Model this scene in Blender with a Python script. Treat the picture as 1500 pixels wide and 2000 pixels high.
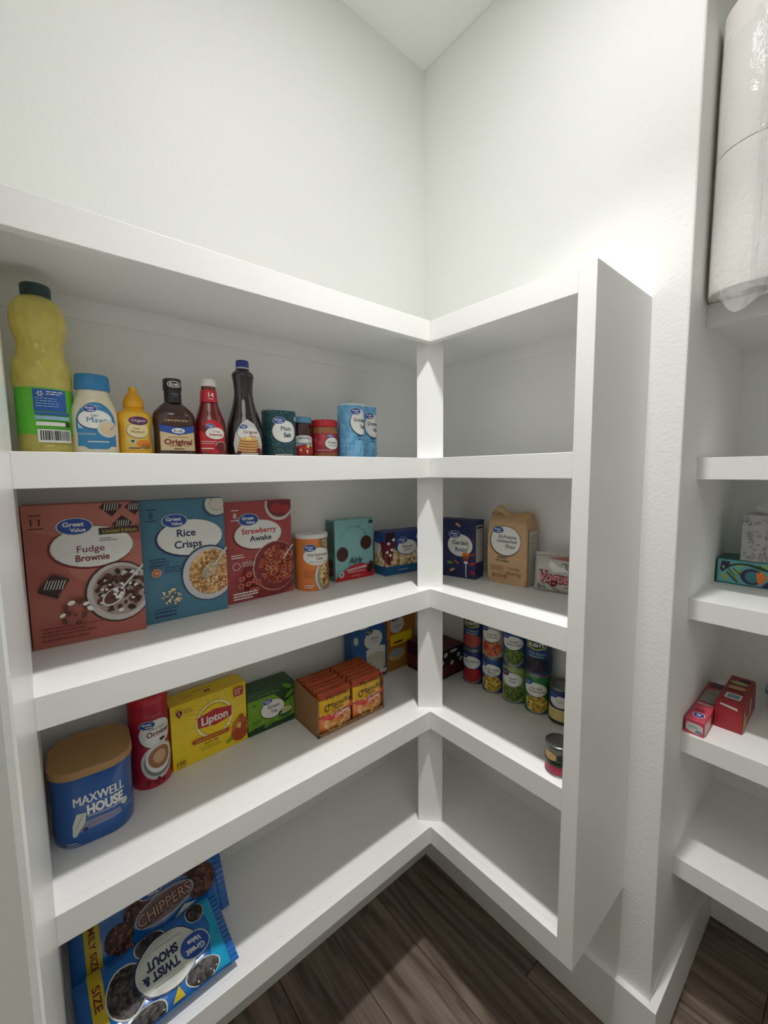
import bpy, bmesh, math, random
from mathutils import Vector, Matrix
for o in list(bpy.data.objects): bpy.data.objects.remove(o)
SC = bpy.context.scene
COL = SC.collection
PI = math.pi

# ------------------------------------------------------------------ camera
CAM = Vector((-1.0715, -1.0378, 1.4568))
yaw, pitch, roll, FPX = 0.7028, 0.0982, -0.0113, 816.7
fwd = Vector((math.sin(yaw)*math.cos(pitch), math.cos(yaw)*math.cos(pitch), -math.sin(pitch)))
rgt = Vector((math.cos(yaw), -math.sin(yaw), 0))
upv = rgt.cross(fwd)
r2 = rgt*math.cos(roll) + upv*math.sin(roll)
u2 = -rgt*math.sin(roll) + upv*math.cos(roll)
cd = bpy.data.cameras.new('camera'); cam = bpy.data.objects.new('camera', cd); COL.objects.link(cam)
M = Matrix((r2, u2, -fwd)).transposed().to_4x4(); M.translation = CAM
cam.matrix_world = M
cd.sensor_fit = 'HORIZONTAL'; cd.sensor_width = 36; cd.lens = FPX/1500*36; cd.clip_start = 0.01; cd.clip_end = 50
SC.camera = cam

# ------------------------------------------------------------------ world, light, exposure
W = bpy.data.worlds.new('world'); SC.world = W; W.use_nodes = True
W.node_tree.nodes['Background'].inputs[0].default_value = (0.9, 0.95, 1, 1)
W.node_tree.nodes['Background'].inputs[1].default_value = 0.3
SC.view_settings.view_transform = 'Standard'; SC.view_settings.look = 'None'
SC.view_settings.exposure = 0.06; SC.view_settings.gamma = 1; SC.view_settings.use_curve_mapping = False
# the recessed downlight: a narrow beam plus the wide glow of its lens
for nm, sp, en in (('downlight_beam', 80, 4.7), ('downlight_glow', 180, 4.3)):
    ld = bpy.data.lights.new(nm, 'AREA'); ld.shape = 'DISK'; ld.size = 0.085; ld.energy = en; ld.spread = math.radians(sp); ld.color = (1.0, 0.988, 0.985)
    lamp = bpy.data.objects.new(nm, ld); COL.objects.link(lamp); lamp.location = (-0.535, -0.697, 2.722)
ld2 = bpy.data.lights.new('hall_fill', 'AREA'); ld2.shape = 'DISK'; ld2.size = 0.9; ld2.energy = 5.4; ld2.color = (1.0, 0.985, 0.965)  # broad unseen fill light, added behind the camera to lift the ambient level
lamp2 = bpy.data.objects.new('hall_fill', ld2); COL.objects.link(lamp2); lamp2.location = (-1.1, -2.0, 2.70)

SC.cycles.diffuse_bounces = 10; SC.cycles.max_bounces = 18; SC.cycles.transmission_bounces = 14; SC.cycles.transparent_max_bounces = 16

# ------------------------------------------------------------------ materials
MATS = {}
def lin(c):
    return tuple(((x/255)/12.92 if x/255 <= 0.04045 else ((x/255+0.055)/1.055)**2.4) for x in c)
def mat(name, c, rough=0.5, var=0.05, scale=40, bump=0.0, bscale=200, metal=0.0, coat=0.0, spec=0.5):
    if name in MATS: return MATS[name]
    m = bpy.data.materials.new(name); m.use_nodes = True; nt = m.node_tree; b = nt.nodes['Principled BSDF']
    c = lin(c)
    tc = nt.nodes.new('ShaderNodeTexCoord'); nz = nt.nodes.new('ShaderNodeTexNoise'); nz.inputs['Scale'].default_value = scale
    nt.links.new(tc.outputs['Object'], nz.inputs['Vector'])
    rp = nt.nodes.new('ShaderNodeValToRGB')
    rp.color_ramp.elements[0].position = 0.3; rp.color_ramp.elements[1].position = 0.7
    rp.color_ramp.elements[0].color = tuple(x*(1-var) for x in c)+(1,)
    rp.color_ramp.elements[1].color = tuple(min(1, x*(1+var)) for x in c)+(1,)
    nt.links.new(nz.outputs['Fac'], rp.inputs[0]); nt.links.new(rp.outputs[0], b.inputs['Base Color'])
    b.inputs['Roughness'].default_value = rough; b.inputs['Metallic'].default_value = metal
    b.inputs['Coat Weight'].default_value = coat; b.inputs['Specular IOR Level'].default_value = spec
    if bump:
        n2 = nt.nodes.new('ShaderNodeTexNoise'); n2.inputs['Scale'].default_value = bscale; n2.inputs['Detail'].default_value = 3
        nt.links.new(tc.outputs['Object'], n2.inputs['Vector'])
        bp = nt.nodes.new('ShaderNodeBump'); bp.inputs['Strength'].default_value = bump; bp.inputs['Distance'].default_value = 0.002
        nt.links.new(n2.outputs['Fac'], bp.inputs['Height']); nt.links.new(bp.outputs[0], b.inputs['Normal'])
    MATS[name] = m; return m
def food(name, cols, scale=120, rough=0.6):
    """speckled foodstuff as printed on packs: voronoi cells picking among several colours"""
    if name in MATS: return MATS[name]
    m = bpy.data.materials.new(name); m.use_nodes = True; nt = m.node_tree; b = nt.nodes['Principled BSDF']
    tc = nt.nodes.new('ShaderNodeTexCoord'); v = nt.nodes.new('ShaderNodeTexVoronoi'); v.inputs['Scale'].default_value = scale
    nt.links.new(tc.outputs['Object'], v.inputs['Vector'])
    sp = nt.nodes.new('ShaderNodeSeparateColor'); nt.links.new(v.outputs['Color'], sp.inputs[0])
    rp = nt.nodes.new('ShaderNodeValToRGB'); e = rp.color_ramp; e.interpolation = 'CONSTANT'
    while len(e.elements) < len(cols): e.elements.new(0.5)
    for i, c in enumerate(cols):
        e.elements[i].position = i/len(cols); e.elements[i].color = lin(c)+(1,)
    nt.links.new(sp.outputs[0], rp.inputs[0]); nt.links.new(rp.outputs[0], b.inputs['Base Color'])
    b.inputs['Roughness'].default_value = rough
    MATS[name] = m; return m
def glassy(name, c, rough=0.08, trans=1.0, ior=1.45):
    if name in MATS: return MATS[name]
    m = mat(name, c, rough, 0.03); b = m.node_tree.nodes['Principled BSDF']
    b.inputs['Transmission Weight'].default_value = trans; b.inputs['IOR'].default_value = ior; return m
def film(name, c=(235, 238, 238), opac=0.16, rough=0.12):
    if name in MATS: return MATS[name]
    m = bpy.data.materials.new(name); m.use_nodes = True; nt = m.node_tree; b = nt.nodes['Principled BSDF']
    b.inputs['Base Color'].default_value = lin(c)+(1,); b.inputs['Roughness'].default_value = rough
    b.inputs['Specular IOR Level'].default_value = 0.8
    tc = nt.nodes.new('ShaderNodeTexCoord'); mp = nt.nodes.new('ShaderNodeMapping'); mp.inputs['Scale'].default_value = (14, 14, 5)
    n2 = nt.nodes.new('ShaderNodeTexNoise'); n2.inputs['Scale'].default_value = 2.5; n2.inputs['Detail'].default_value = 4; n2.inputs['Distortion'].default_value = 1.2
    bp = nt.nodes.new('ShaderNodeBump'); bp.inputs['Strength'].default_value = 0.6; bp.inputs['Distance'].default_value = 0.01
    nt.links.new(tc.outputs['Object'], mp.inputs[0]); nt.links.new(mp.outputs[0], n2.inputs['Vector'])
    nt.links.new(n2.outputs['Fac'], bp.inputs['Height']); nt.links.new(bp.outputs[0], b.inputs['Normal'])
    tr = nt.nodes.new('ShaderNodeBsdfTransparent'); mx = nt.nodes.new('ShaderNodeMixShader'); mx.inputs[0].default_value = opac
    nt.links.new(tr.outputs[0], mx.inputs[1]); nt.links.new(b.outputs[0], mx.inputs[2])
    nt.links.new(mx.outputs[0], nt.nodes['Material Output'].inputs[0])
    MATS[name] = m; return m
def wallmat(name, c, bump, rough=0.55):
    if name in MATS: return MATS[name]
    m = mat(name, c, rough, 0.012, 3, bump, 130); return m

WALL = wallmat('wall_paint', (238, 239, 236), 0.35)
TRIM = wallmat('trim_paint', (240, 240, 238), 0.05, 0.42)
GLOSS = mat('gloss_wall_paint', (236, 237, 233), 0.28, 0.012, 3, 0.10, 60)
CEIL = wallmat('ceiling_paint', (238, 239, 236), 0.15, 0.8)
CAULK = mat('caulk', (230, 230, 224), 0.5, 0.01)
WHITE = mat('print_white', (232, 233, 228), 0.45, 0.01)
OFFW = mat('print_offwhite', (205, 208, 200), 0.45, 0.02)
BLACK = mat('print_black', (22, 20, 22), 0.45)
GVB = mat('print_logo_blue', (38, 78, 160), 0.4)
NAVY = mat('print_navy', (28, 40, 84), 0.45)
BROWN = mat('print_brown', (70, 36, 26), 0.5)
RED = mat('print_red', (188, 30, 42), 0.4)
DRED = mat('print_dark_red', (118, 24, 32), 0.4)
YEL = mat('print_yellow', (242, 208, 20), 0.4)
ORG = mat('print_orange', (232, 128, 44), 0.4)
GRN = mat('print_green', (110, 158, 32), 0.4)
DGRN = mat('print_dark_green', (30, 66, 34), 0.4)
GREY = mat('print_grey', (130, 134, 136), 0.5)
TAN = mat('print_tan', (206, 168, 112), 0.5)
SKY = mat('print_sky', (104, 166, 208), 0.4)
PURP = mat('print_purple', (92, 40, 92), 0.4)
TEAL = mat('print_teal', (34, 118, 150), 0.4)
KRAFT = mat('kraft_card', (150, 112, 74), 0.75, 0.06, 60)

# ------------------------------------------------------------------ object helpers
def link(name, me, parent=None, loc=(0, 0, 0), rot=(0, 0, 0)):
    o = bpy.data.objects.new(name, me); COL.objects.link(o)
    o.location = loc; o.rotation_euler = rot
    if parent: o.parent = parent
    return o
def thing(name, label, cat, loc=(0, 0, 0), rz=0.0, group=None, rx=0.0, ry=0.0):
    o = bpy.data.objects.new(name, None); COL.objects.link(o)
    o.empty_display_size = 0.02
    o.location = loc; o.rotation_euler = (rx, ry, rz); o['label'] = label; o['category'] = cat
    if group: o['group'] = group
    return o
def mesh(name, verts, faces, mats, parent=None, smooth=False, fm=None, loc=(0, 0, 0), rot=(0, 0, 0), sharp=None):
    me = bpy.data.meshes.new(name); me.from_pydata([tuple(v) for v in verts], [], faces)
    if not isinstance(mats, (list, tuple)): mats = [mats]
    for m in mats: me.materials.append(m)
    if fm:
        for p, i in zip(me.polygons, fm): p.material_index = i
    bm = bmesh.new(); bm.from_mesh(me); bmesh.ops.recalc_face_normals(bm, faces=bm.faces); bm.to_mesh(me); bm.free()
    if smooth:
        for p in me.polygons: p.use_smooth = True
        me.set_sharp_from_angle(angle=math.radians(sharp or 40))
    return link(name, me, parent, loc, rot)
def bmobj(name, bm, mats, parent=None, smooth=False, loc=(0, 0, 0), rot=(0, 0, 0), sharp=40):
    me = bpy.data.meshes.new(name); bmesh.ops.recalc_face_normals(bm, faces=bm.faces); bm.to_mesh(me); bm.free()
    if not isinstance(mats, (list, tuple)): mats = [mats]
    for m in mats: me.materials.append(m)
    if smooth:
        for p in me.polygons: p.use_smooth = True
        me.set_sharp_from_angle(angle=math.radians(sharp))
    return link(name, me, parent, loc, rot)
def box(name, x0, x1, y0, y1, z0, z1, m, parent=None, bev=0.0, seg=2, kind=None):
    bm = bmesh.new(); bmesh.ops.create_cube(bm, size=1)
    for v in bm.verts:
        v.co = Vector((x0+(v.co.x+.5)*(x1-x0), y0+(v.co.y+.5)*(y1-y0), z0+(v.co.z+.5)*(z1-z0)))
    if bev: bmesh.ops.bevel(bm, geom=list(bm.edges), offset=bev, segments=seg, profile=.5, affect='EDGES')
    o = bmobj(name, bm, m, parent, smooth=bev > .006, sharp=50)
    if kind: o['kind'] = kind
    return o
def prism(name, pts, z0, z1, m, parent=None, bev=0.0):
    """vertical prism over a plan polygon"""
    n = len(pts); bm = bmesh.new()
    a = [bm.verts.new((x, y, z0)) for x, y in pts]; b = [bm.verts.new((x, y, z1)) for x, y in pts]
    bm.faces.new(a[::-1]); bm.faces.new(b)
    for i in range(n): bm.faces.new((a[i], a[(i+1) % n], b[(i+1) % n], b[i]))
    if bev: bmesh.ops.bevel(bm, geom=list(bm.edges), offset=bev, segments=2, profile=.5, affect='EDGES')
    return bmobj(name, bm, m, parent)
def crom(pts, n=6):
    """Catmull-Rom through (r, z) points; a third value 1 marks a hard corner"""
    out = []
    for i in range(len(pts)-1):
        p1, p2 = pts[i], pts[i+1]
        p0 = pts[i-1] if i > 0 and len(p1) < 3 else p1
        p3 = pts[i+2] if i+2 < len(pts) and len(p2) < 3 else p2
        for k in range(n):
            t = k/n; q = []
            for d in (0, 1):
                a, b, c, e = p0[d], p1[d], p2[d], p3[d]
                q.append(.5*((2*b)+(-a+c)*t+(2*a-5*b+4*c-e)*t*t+(-a+3*b-3*c+e)*t**3))
            out.append((max(q[0], 0), q[1]))
    out.append((pts[-1][0], pts[-1][1])); return out
def lathe(name, prof, m, parent=None, n=40, sx=1.0, sy=1.0, smooth=True, loc=(0, 0, 0), wob=None, sharp=35, caps=True):
    V = []; F = []
    for (r, z) in prof:
        for k in range(n):
            a = 2*PI*k/n; rr = r*(wob(a, z) if wob else 1)
            V.append((rr*math.sin(a)*sx, -rr*math.cos(a)*sy, z))
    for j in range(len(prof)-1):
        for k in range(n): F.append((j*n+k, j*n+(k+1) % n, (j+1)*n+(k+1) % n, (j+1)*n+k))
    if caps:
        F.append(tuple(range(n))[::-1]); F.append(tuple((len(prof)-1)*n+k for k in range(n)))
    return mesh(name, V, F, m, parent, smooth, loc=loc, sharp=sharp)
def rsec(hw, hd, r, n=6):
    """rounded rectangle outline"""
    r = min(r, hw, hd); P = []
    for cx, cy, a0 in ((hw-r, -hd+r, -PI/2), (hw-r, hd-r, 0), (-hw+r, hd-r, PI/2), (-hw+r, -hd+r, PI)):
        for k in range(n+1):
            a = a0+PI/2*k/n; P.append((cx+r*math.cos(a), cy+r*math.sin(a)))
    return P
def loft(name, secs, m, parent=None, n=6, loc=(0, 0, 0), rot=(0, 0, 0), jit=0.0, seed=1, sharp=40, caps=True):
    """secs: (z, half_w, half_d, corner_r[, cx, cy])"""
    rnd = random.Random(seed); V = []; F = []; c = 4*(n+1)
    for s in secs:
        cx, cy = (s[4], s[5]) if len(s) > 4 else (0, 0)
        for x, y in rsec(s[1], s[2], s[3], n):
            V.append((x+cx+rnd.uniform(-jit, jit), y+cy+rnd.uniform(-jit, jit), s[0]+rnd.uniform(-jit, jit)*.5))
    for j in range(len(secs)-1):
        for k in range(c): F.append((j*c+k, j*c+(k+1) % c, (j+1)*c+(k+1) % c, (j+1)*c+k))
    if caps: F.append(tuple(range(c))[::-1]); F.append(tuple((len(secs)-1)*c+k for k in range(c)))
    return mesh(name, V, F, m, parent, True, loc=loc, rot=rot, sharp=sharp)

# ------------------------------------------------------------------ printed artwork: flat shapes and lettering laid on a surface
GLY = {}
def glyphs(s, bold, res=3):
    k = (s, bold)
    if k not in GLY:
        cu = bpy.data.curves.new('t', 'FONT'); cu.body = s; cu.resolution_u = res; cu.offset = bold; cu.size = 1
        cu.align_x = 'LEFT'; o = bpy.data.objects.new('t', cu); me = o.to_mesh()
        vs = [(v.co.x, v.co.y) for v in me.vertices]; fs = [tuple(p.vertices) for p in me.polygons]
        o.to_mesh_clear(); bpy.data.objects.remove(o); bpy.data.curves.remove(cu)
        GLY[k] = (vs, fs)
    return GLY[k]
class Art:
    """units: centimetres from the lower left (or centre) of the face"""
    def __init__(s, clip=None): s.items = []; s.clip = clip; s.n = 0
    def poly(s, P, m):
        if s.clip:
            x0, y0, x1, y1 = s.clip
            for ax, lim, sg in ((0, x0, 1), (0, x1, -1), (1, y0, 1), (1, y1, -1)):
                Q = []
                for i in range(len(P)):
                    a, b = P[i-1], P[i]; ia = (a[ax]-lim)*sg >= 0; ib = (b[ax]-lim)*sg >= 0
                    if ia != ib:
                        t = (lim-a[ax])/(b[ax]-a[ax]); Q.append((a[0]+(b[0]-a[0])*t, a[1]+(b[1]-a[1])*t))
                    if ib: Q.append(b)
                P = Q
                if len(P) < 3: return s
        s.n += 1; s.items.append((P, [tuple(range(len(P)))], m, s.n)); return s
    def rect(s, x0, y0, x1, y1, m): return s.poly([(x0, y0), (x1, y0), (x1, y1), (x0, y1)], m)
    def ell(s, cx, cy, rx, ry, m, rot=0, n=26, a0=0, a1=2*PI):
        c, q = math.cos(rot), math.sin(rot); P = []
        full = abs(a1-a0-2*PI) < 1e-6
        for k in range(n+(0 if full else 1)):
            a = a0+(a1-a0)*k/n; x, y = rx*math.cos(a), ry*math.sin(a); P.append((cx+x*c-y*q, cy+x*q+y*c))
        return s.poly(P, m)
    def line(s, pts, w, m):
        for a, b in zip(pts, pts[1:]):
            dx, dy = b[0]-a[0], b[1]-a[1]; L = math.hypot(dx, dy) or 1; nx, ny = -dy/L*w/2, dx/L*w/2
            s.poly([(a[0]-nx, a[1]-ny), (b[0]-nx, b[1]-ny), (b[0]+nx, b[1]+ny), (a[0]+nx, a[1]+ny)], m)
        return s
    def arc(s, cx, cy, rx, ry, w, m, a0, a1, n=18, rot=0):
        c, q = math.cos(rot), math.sin(rot)
        P = []
        for k in range(n+1):
            a = a0+(a1-a0)*k/n; x, y = rx*math.cos(a), ry*math.sin(a); P.append((cx+x*c-y*q, cy+x*q+y*c))
        return s.line(P, w, m)
    def text(s, t, cx, cy, h, m, w=None, bold=0.012, shear=0.0, rot=0, bend=0.0):
        vs, fs = glyphs(t, bold)
        if not vs: return s
        x0 = min(v[0] for v in vs); x1 = max(v[0] for v in vs)
        kx = (w/(x1-x0)) if w else h/0.72
        ky = h/0.72; c, q = math.cos(rot), math.sin(rot); P = []
        for x, y in vs:
            X = (x-(x0+x1)/2)*kx+y*ky*shear; Y = (y-0.36)*ky
            if bend: Y += bend*(1-(2*X/((x1-x0)*kx))**2)
            P.append((cx+X*c-Y*q, cy+X*q+Y*c))
        s.n += 1; s.items.append((P, fs, m, s.n)); return s
    def lines(s, x, y, w, n, m, gap=0.35, t=0.14, seed=0):
        r = random.Random(seed+int(x*10)+int(y*10))
        for i in range(n):
            xx = x; end = x+w*r.uniform(.7, 1)
            while xx < end:
                L = min(r.uniform(.25, .9), end-xx+.1); s.rect(xx, y-i*gap, xx+L, y-i*gap+t, m); xx += L+.12
        return s
    def gv(s, cx, cy, w, top='Great', bot='Value', m=None):
        h = w*.52
        s.ell(cx, cy, w*.54, h*.60, OFFW); s.ell(cx, cy, w*.5, h*.54, m or GVB)
        s.text(top, cx-w*.04, cy+h*.16, h*.30, WHITE, w=w*.62, bold=.03); s.text(bot, cx+w*.08, cy-h*.24, h*.26, WHITE, w=w*.46, bold=.03); return s
    def blob(s, cx, cy, rx, ry, edge, rot=0, fill=None):
        s.ell(cx-rx*.03, cy-ry*.04, rx*1.06, ry*1.08, edge, rot); s.ell(cx, cy, rx*1.03, ry*1.03, OFFW, rot); s.ell(cx, cy, rx, ry, fill or WHITE, rot); return s
    def scatter(s, cx, cy, r, n, mats, sz, seed=1, ry=None, squash=.7):
        q = random.Random(seed)
        for i in range(n):
            a = q.uniform(0, 2*PI); d = r*math.sqrt(q.random()); z = sz*q.uniform(.7, 1.25)
            s.ell(cx+d*math.cos(a), cy+d*math.sin(a)*((ry or r)/r), z, z*squash, q.choice(mats), q.uniform(0, PI), n=8)
        return s
    def bars(s, x, y, w, h, n=22, seed=3):
        q = random.Random(seed); s.rect(x-.3, y-.35, x+w+.3, y+h+.2, WHITE); xx = x
        while xx < x+w:
            b = q.choice((.06, .1, .16)); s.rect(xx, y, min(xx+b, x+w), y+h, BLACK); xx += b+q.choice((.07, .12))
        return s
    def build(s, name, parent, mp, step=None, vstep=None, label=None, gap=0.00005, base=0.00025):
        if step: gap = 0.00008; step = min(step, .0035)
        if vstep and step: base = 0.0007; vstep = min(vstep, .0040)
        bm = bmesh.new(); mats = []
        for P, fs, m, k in s.items:
            if m not in mats: mats.append(m)
            vs = [bm.verts.new((x*.01, y*.01, base+k*gap)) for x, y in P]; mi = mats.index(m)
            for f in fs:
                try: bm.faces.new([vs[i] for i in f]).material_index = mi
                except ValueError: pass
        if len(bm.verts) == 0: bm.free(); return None
        bmesh.ops.triangulate(bm, faces=[f for f in bm.faces if len(f.verts) > 3])
        for ax, st in ((0, step), (1, vstep)):
            if not st: continue
            lo = min(v.co[ax] for v in bm.verts); hi = max(v.co[ax] for v in bm.verts)
            k = math.floor(lo/st)+1
            while k*st < hi:
                co = Vector((0, 0, 0)); co[ax] = k*st; no = Vector((0, 0, 0)); no[ax] = 1
                bmesh.ops.bisect_plane(bm, geom=list(bm.verts)+list(bm.edges)+list(bm.faces), plane_co=co, plane_no=no, dist=1e-6); k += 1
        if step is None: pass
        bmesh.ops.triangulate(bm, faces=[f for f in bm.faces if len(f.verts) > 4])
        for v in bm.verts: v.co = Vector(mp(v.co.x, v.co.y, v.co.z))
        me = bpy.data.meshes.new(name); bm.to_mesh(me); bm.free()
        for m in mats: me.materials.append(m)
        o = link(name, me, parent)
        if label: o['label'] = label
        return o
def front(w, d): return lambda u, v, h: (u-w/2, -d/2-h, v)
def lside(w, d): return lambda u, v, h: (-w/2-h, d/2-u, v)
def rside(w, d): return lambda u, v, h: (w/2+h, -d/2+u, v)
def topf(w, d, H): return lambda u, v, h: (u-w/2, -d/2+v, H+h)
def cyl(r, z0=0.0, sx=1.0, sy=1.0, phi=0.0, prof=None):
    """wrap; u measured round from the middle of the front; prof(z) gives the radius"""
    def f(u, v, h):
        R = (prof(v+z0) if prof else r)+h; a = u/r+phi
        return (R*math.sin(a)*sx, -R*math.cos(a)*sy, v+z0)
    return f
def profr(pr):
    def f(z):
        for (r0, z0), (r1, z1) in zip(pr, pr[1:]):
            if z0 <= z <= z1 and z1 > z0: return r0+(r1-r0)*(z-z0)/(z1-z0)
        return pr[-1][0]
    return f

# ------------------------------------------------------------------ the room
L = 1.0878; D1 = 0.2844; D2 = 0.2743; R = 0.6905; SW = 0.034; WY = 0.7217
R2 = 0.7618; Q = 0.1273; ZC = 2.739; HB = 0.153; TB = 0.018; NB = 0.54
ZA, ZB_, ZC_, ZD, ZE = 1.8292, 1.4882, 1.1415, 0.7969, 0.4529
NBk, NCk, NDk, NEk, NAk = 1.4786, 1.1408, 0.7993, 0.4612, 1.822
HA = 0.0505
X0, Y0 = -2.1, -2.7       # far ends of the space behind the camera
box('wall_back', -L-.12, .0, 0, .12, 0, ZC, WALL, kind='structure')
box('wall_right', 0, NB+.12, -R2, .12, 0, ZC, WALL, bev=.004, kind='structure')
box('wall_left', X0, -L, -WY, .12, 0, ZC, GLOSS, bev=.005, kind='structure')
box('wall_alcove', NB, NB+.12, -1.95, -R2, 0, ZC, WALL, kind='structure')
box('wall_alcove_far', 0, NB+.12, Y0, -1.9, 0, ZC, WALL, bev=.004, kind='structure')
box('wall_hall_left', X0-.12, X0, Y0, -WY, 0, ZC, WALL, kind='structure')
box('wall_hall_end', X0-.12, NB+.12, Y0-.12, Y0, 0, ZC, WALL, kind='structure')
box('ceiling', X0-.12, NB+.12, Y0-.12, .12, ZC, ZC+.1, CEIL, kind='structure')
# floor: dark vinyl planks running towards the right, each its own piece
FL = box('floor', X0-.12, NB+.12, Y0-.12, .12, -.06, -.0045, mat('floor_joint', (26, 20, 16), .9), kind='structure')
def plankmat(i):
    nm = 'wood_plank_%d' % i
    if nm in MATS: return MATS[nm]
    m = bpy.data.materials.new(nm); m.use_nodes = True; nt = m.node_tree; b = nt.nodes['Principled BSDF']
    tc = nt.nodes.new('ShaderNodeTexCoord'); mp = nt.nodes.new('ShaderNodeMapping')
    mp.inputs['Scale'].default_value = (22, 1.6, 1); mp.inputs['Location'].default_value = (i*3.7, i*1.9, 0)
    n1 = nt.nodes.new('ShaderNodeTexNoise'); n1.inputs['Scale'].default_value = 1.6; n1.inputs['Detail'].default_value = 7; n1.inputs['Distortion'].default_value = .9
    nt.links.new(tc.outputs['Object'], mp.inputs[0]); nt.links.new(mp.outputs[0], n1.inputs['Vector'])
    rp = nt.nodes.new('ShaderNodeValToRGB'); e = rp.color_ramp.elements
    k = (0.88, 1.0, 1.12, 0.95)[i]
    e[0].position = .34; e[0].color = tuple(x*k for x in lin((84, 70, 60)))+(1,)
    e[1].position = .68; e[1].color = tuple(x*k for x in lin((136, 122, 109)))+(1,)
    nt.links.new(n1.outputs['Fac'], rp.inputs[0]); nt.links.new(rp.outputs[0], b.inputs['Base Color'])
    b.inputs['Roughness'].default_value = .42
    bp = nt.nodes.new('ShaderNodeBump'); bp.inputs['Strength'].default_value = .15; bp.inputs['Distance'].default_value = .001
    nt.links.new(n1.outputs['Fac'], bp.inputs['Height']); nt.links.new(bp.outputs[0], b.inputs['Normal'])
    MATS[nm] = m; return m
PW, PL = .182, 1.22
bmx = bmesh.new(); bmesh.ops.create_cube(bmx, size=1)
for v in bmx.verts: v.co = Vector((v.co.x*(PW-.0016), v.co.y*(PL-.0016), v.co.z*.004))
bmesh.ops.bevel(bmx, geom=list(bmx.edges), offset=.0007, segments=1, affect='EDGES')
pm = [bpy.data.meshes.new('plank') for _ in range(4)]
for i in range(4): bmx.to_mesh(pm[i]); pm[i].materials.append(plankmat(i))
bmx.free()
rq = random.Random(5); ci = 0; x = X0+.02
while x < NB+.1:
    y = Y0-.4-rq.uniform(0, .8)+.2
    while y < .1:
        yc = y+PL/2
        if yc > Y0-.2:
            o = bpy.data.objects.new('floor_plank', pm[rq.randrange(4)]); COL.objects.link(o); o.parent = FL; o.location = (x+PW/2, yc, -.002)
        y += PL
    x += PW
# baseboards
def bb(name, pts):
    o = prism(name, pts, 0, HB, TRIM, bev=.0015); o['kind'] = 'structure'
bb('baseboard_back', [(-L, 0), (-L, -TB), (-TB, -TB), (0, 0)])
bb('baseboard_right', [(0, 0), (-TB, -TB), (-TB, -R2-TB), (0, -R2)])
bb('baseboard_alcove_side', [(0, -R2), (-TB, -R2-TB), (NB-TB, -R2-TB), (NB, -R2)])
bb('baseboard_alcove', [(NB, -R2), (NB-TB, -R2-TB), (NB-TB, -1.9), (NB, -1.9)])
bb('baseboard_left', [(-L, -TB), (-L+TB, -TB), (-L+TB, -WY-TB), (-L, -WY)])
bb('baseboard_hall', [(-L, -WY), (-L+TB, -WY-TB), (X0, -WY-TB), (X0, -WY)])
# ceiling downlight (above the frame) that lights the pantry
t = thing('ceiling_downlight', 'round white recessed downlight in the middle of the pantry ceiling', 'light', (-.535, -.697, ZC))
lathe('trim_ring', [(.058, -.004), (.085, -.006), (.088, 0), (.055, 0)], mat('lamp_white', (235, 235, 232), .4), t, caps=False)
em = bpy.data.materials.new('lamp_lens'); em.use_nodes = True
em.node_tree.nodes['Principled BSDF'].inputs['Emission Color'].default_value = (1, .97, .9, 1)
em.node_tree.nodes['Principled BSDF'].inputs['Emission Strength'].default_value = 4
lathe('lens', [(.058, -.003), (.02, -.0035), (.001, -.0035)], em, t, caps=False)

# ------------------------------------------------------------------ built-in shelves
FT = .019
def corner_post(z0, z1, par):
    # board set diagonally behind the corner of the fascia
    c = Vector((-D2+.0142, -D1+.0142)); e = Vector((-.7071, .7071)); n = Vector((.7071, .7071)); w = .0341
    P = [c+e*w, c-e*w, c-e*w+n*.019, c+e*w+n*.019]
    prism('post', [(p.x, p.y) for p in P], z0, z1, TRIM, par, bev=.001)
U = thing('corner_shelf_unit', 'white built-in L-shaped corner shelving with five tiers and an end panel', 'shelving', (0, 0, 0))
tops = [ZA, ZB_, ZC_, ZD, ZE]
for i, z in enumerate(tops):
    bt = .030
    s = prism('shelf', [(-L, 0), (-L, -D1+FT), (-D2+FT, -D1+FT), (-D2+FT, -R+SW), (0, -R+SW), (0, 0)], z-bt, z, TRIM, U)
    prism('fascia', [(-L, -D1), (-D2, -D1), (-D2+FT, -D1+FT), (-L, -D1+FT)], z-HA, z+.0003, TRIM, s, bev=.0009)
    prism('fascia', [(-D2, -D1), (-D2, -R+SW), (-D2+FT, -R+SW), (-D2+FT, -D1+FT)], z-HA, z+.0003, TRIM, s, bev=.0009)
    # rounded caulk fillet in the corner of the fascia
    V = []; rr = .0045; cx, cy = -D2-rr, -D1-rr
    pts = [(-D2+.0005, -D1+.0005)]+[(cx+rr*math.cos(a), cy+rr*math.sin(a)) for a in [PI/2*k/5 for k in range(6)]]
    prism('caulk_line', [(-D2+.0003, -D1+.0003), (-D2-.00005, -D1-rr)]+[(cx+rr*math.cos(a), cy+rr*math.sin(a)) for a in [PI/2*k/5 for k in range(1, 5)]]+[(-D2-rr, -D1-.00005)], z-HA+.001, z-.0005, CAULK, s)
    if i == 0:   # thin wall cleat under the top board
        prism('cleat', [(-L, 0), (-L, -.003), (-.003, -.003), (-.003, 0)], z-bt-.040, z-bt, TRIM, s)
        prism('cleat', [(-.003, 0), (-.003, -R+SW), (0, -R+SW), (0, 0)], z-bt-.040, z-bt, TRIM, s)
for a, b in zip(tops, tops[1:]): corner_post(b, a-.030, U)
box('end_panel', -D2, 0, -R, -R+SW, ZE-HA, ZA, TRIM, U, bev=.0012)

N = thing('alcove_shelf_unit', 'white built-in shelving in the alcove right of the textured wall', 'shelving', (0, 0, 0))
for z in (NAk, NBk, NCk, NDk, NEk):
    s = box('shelf', Q+FT, NB, -1.9, -R2, z-.03, z, TRIM, N)
    box('fascia', Q, Q+FT, -1.9, -R2, z-HA, z+.0003, TRIM, s, bev=.0009)

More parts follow.
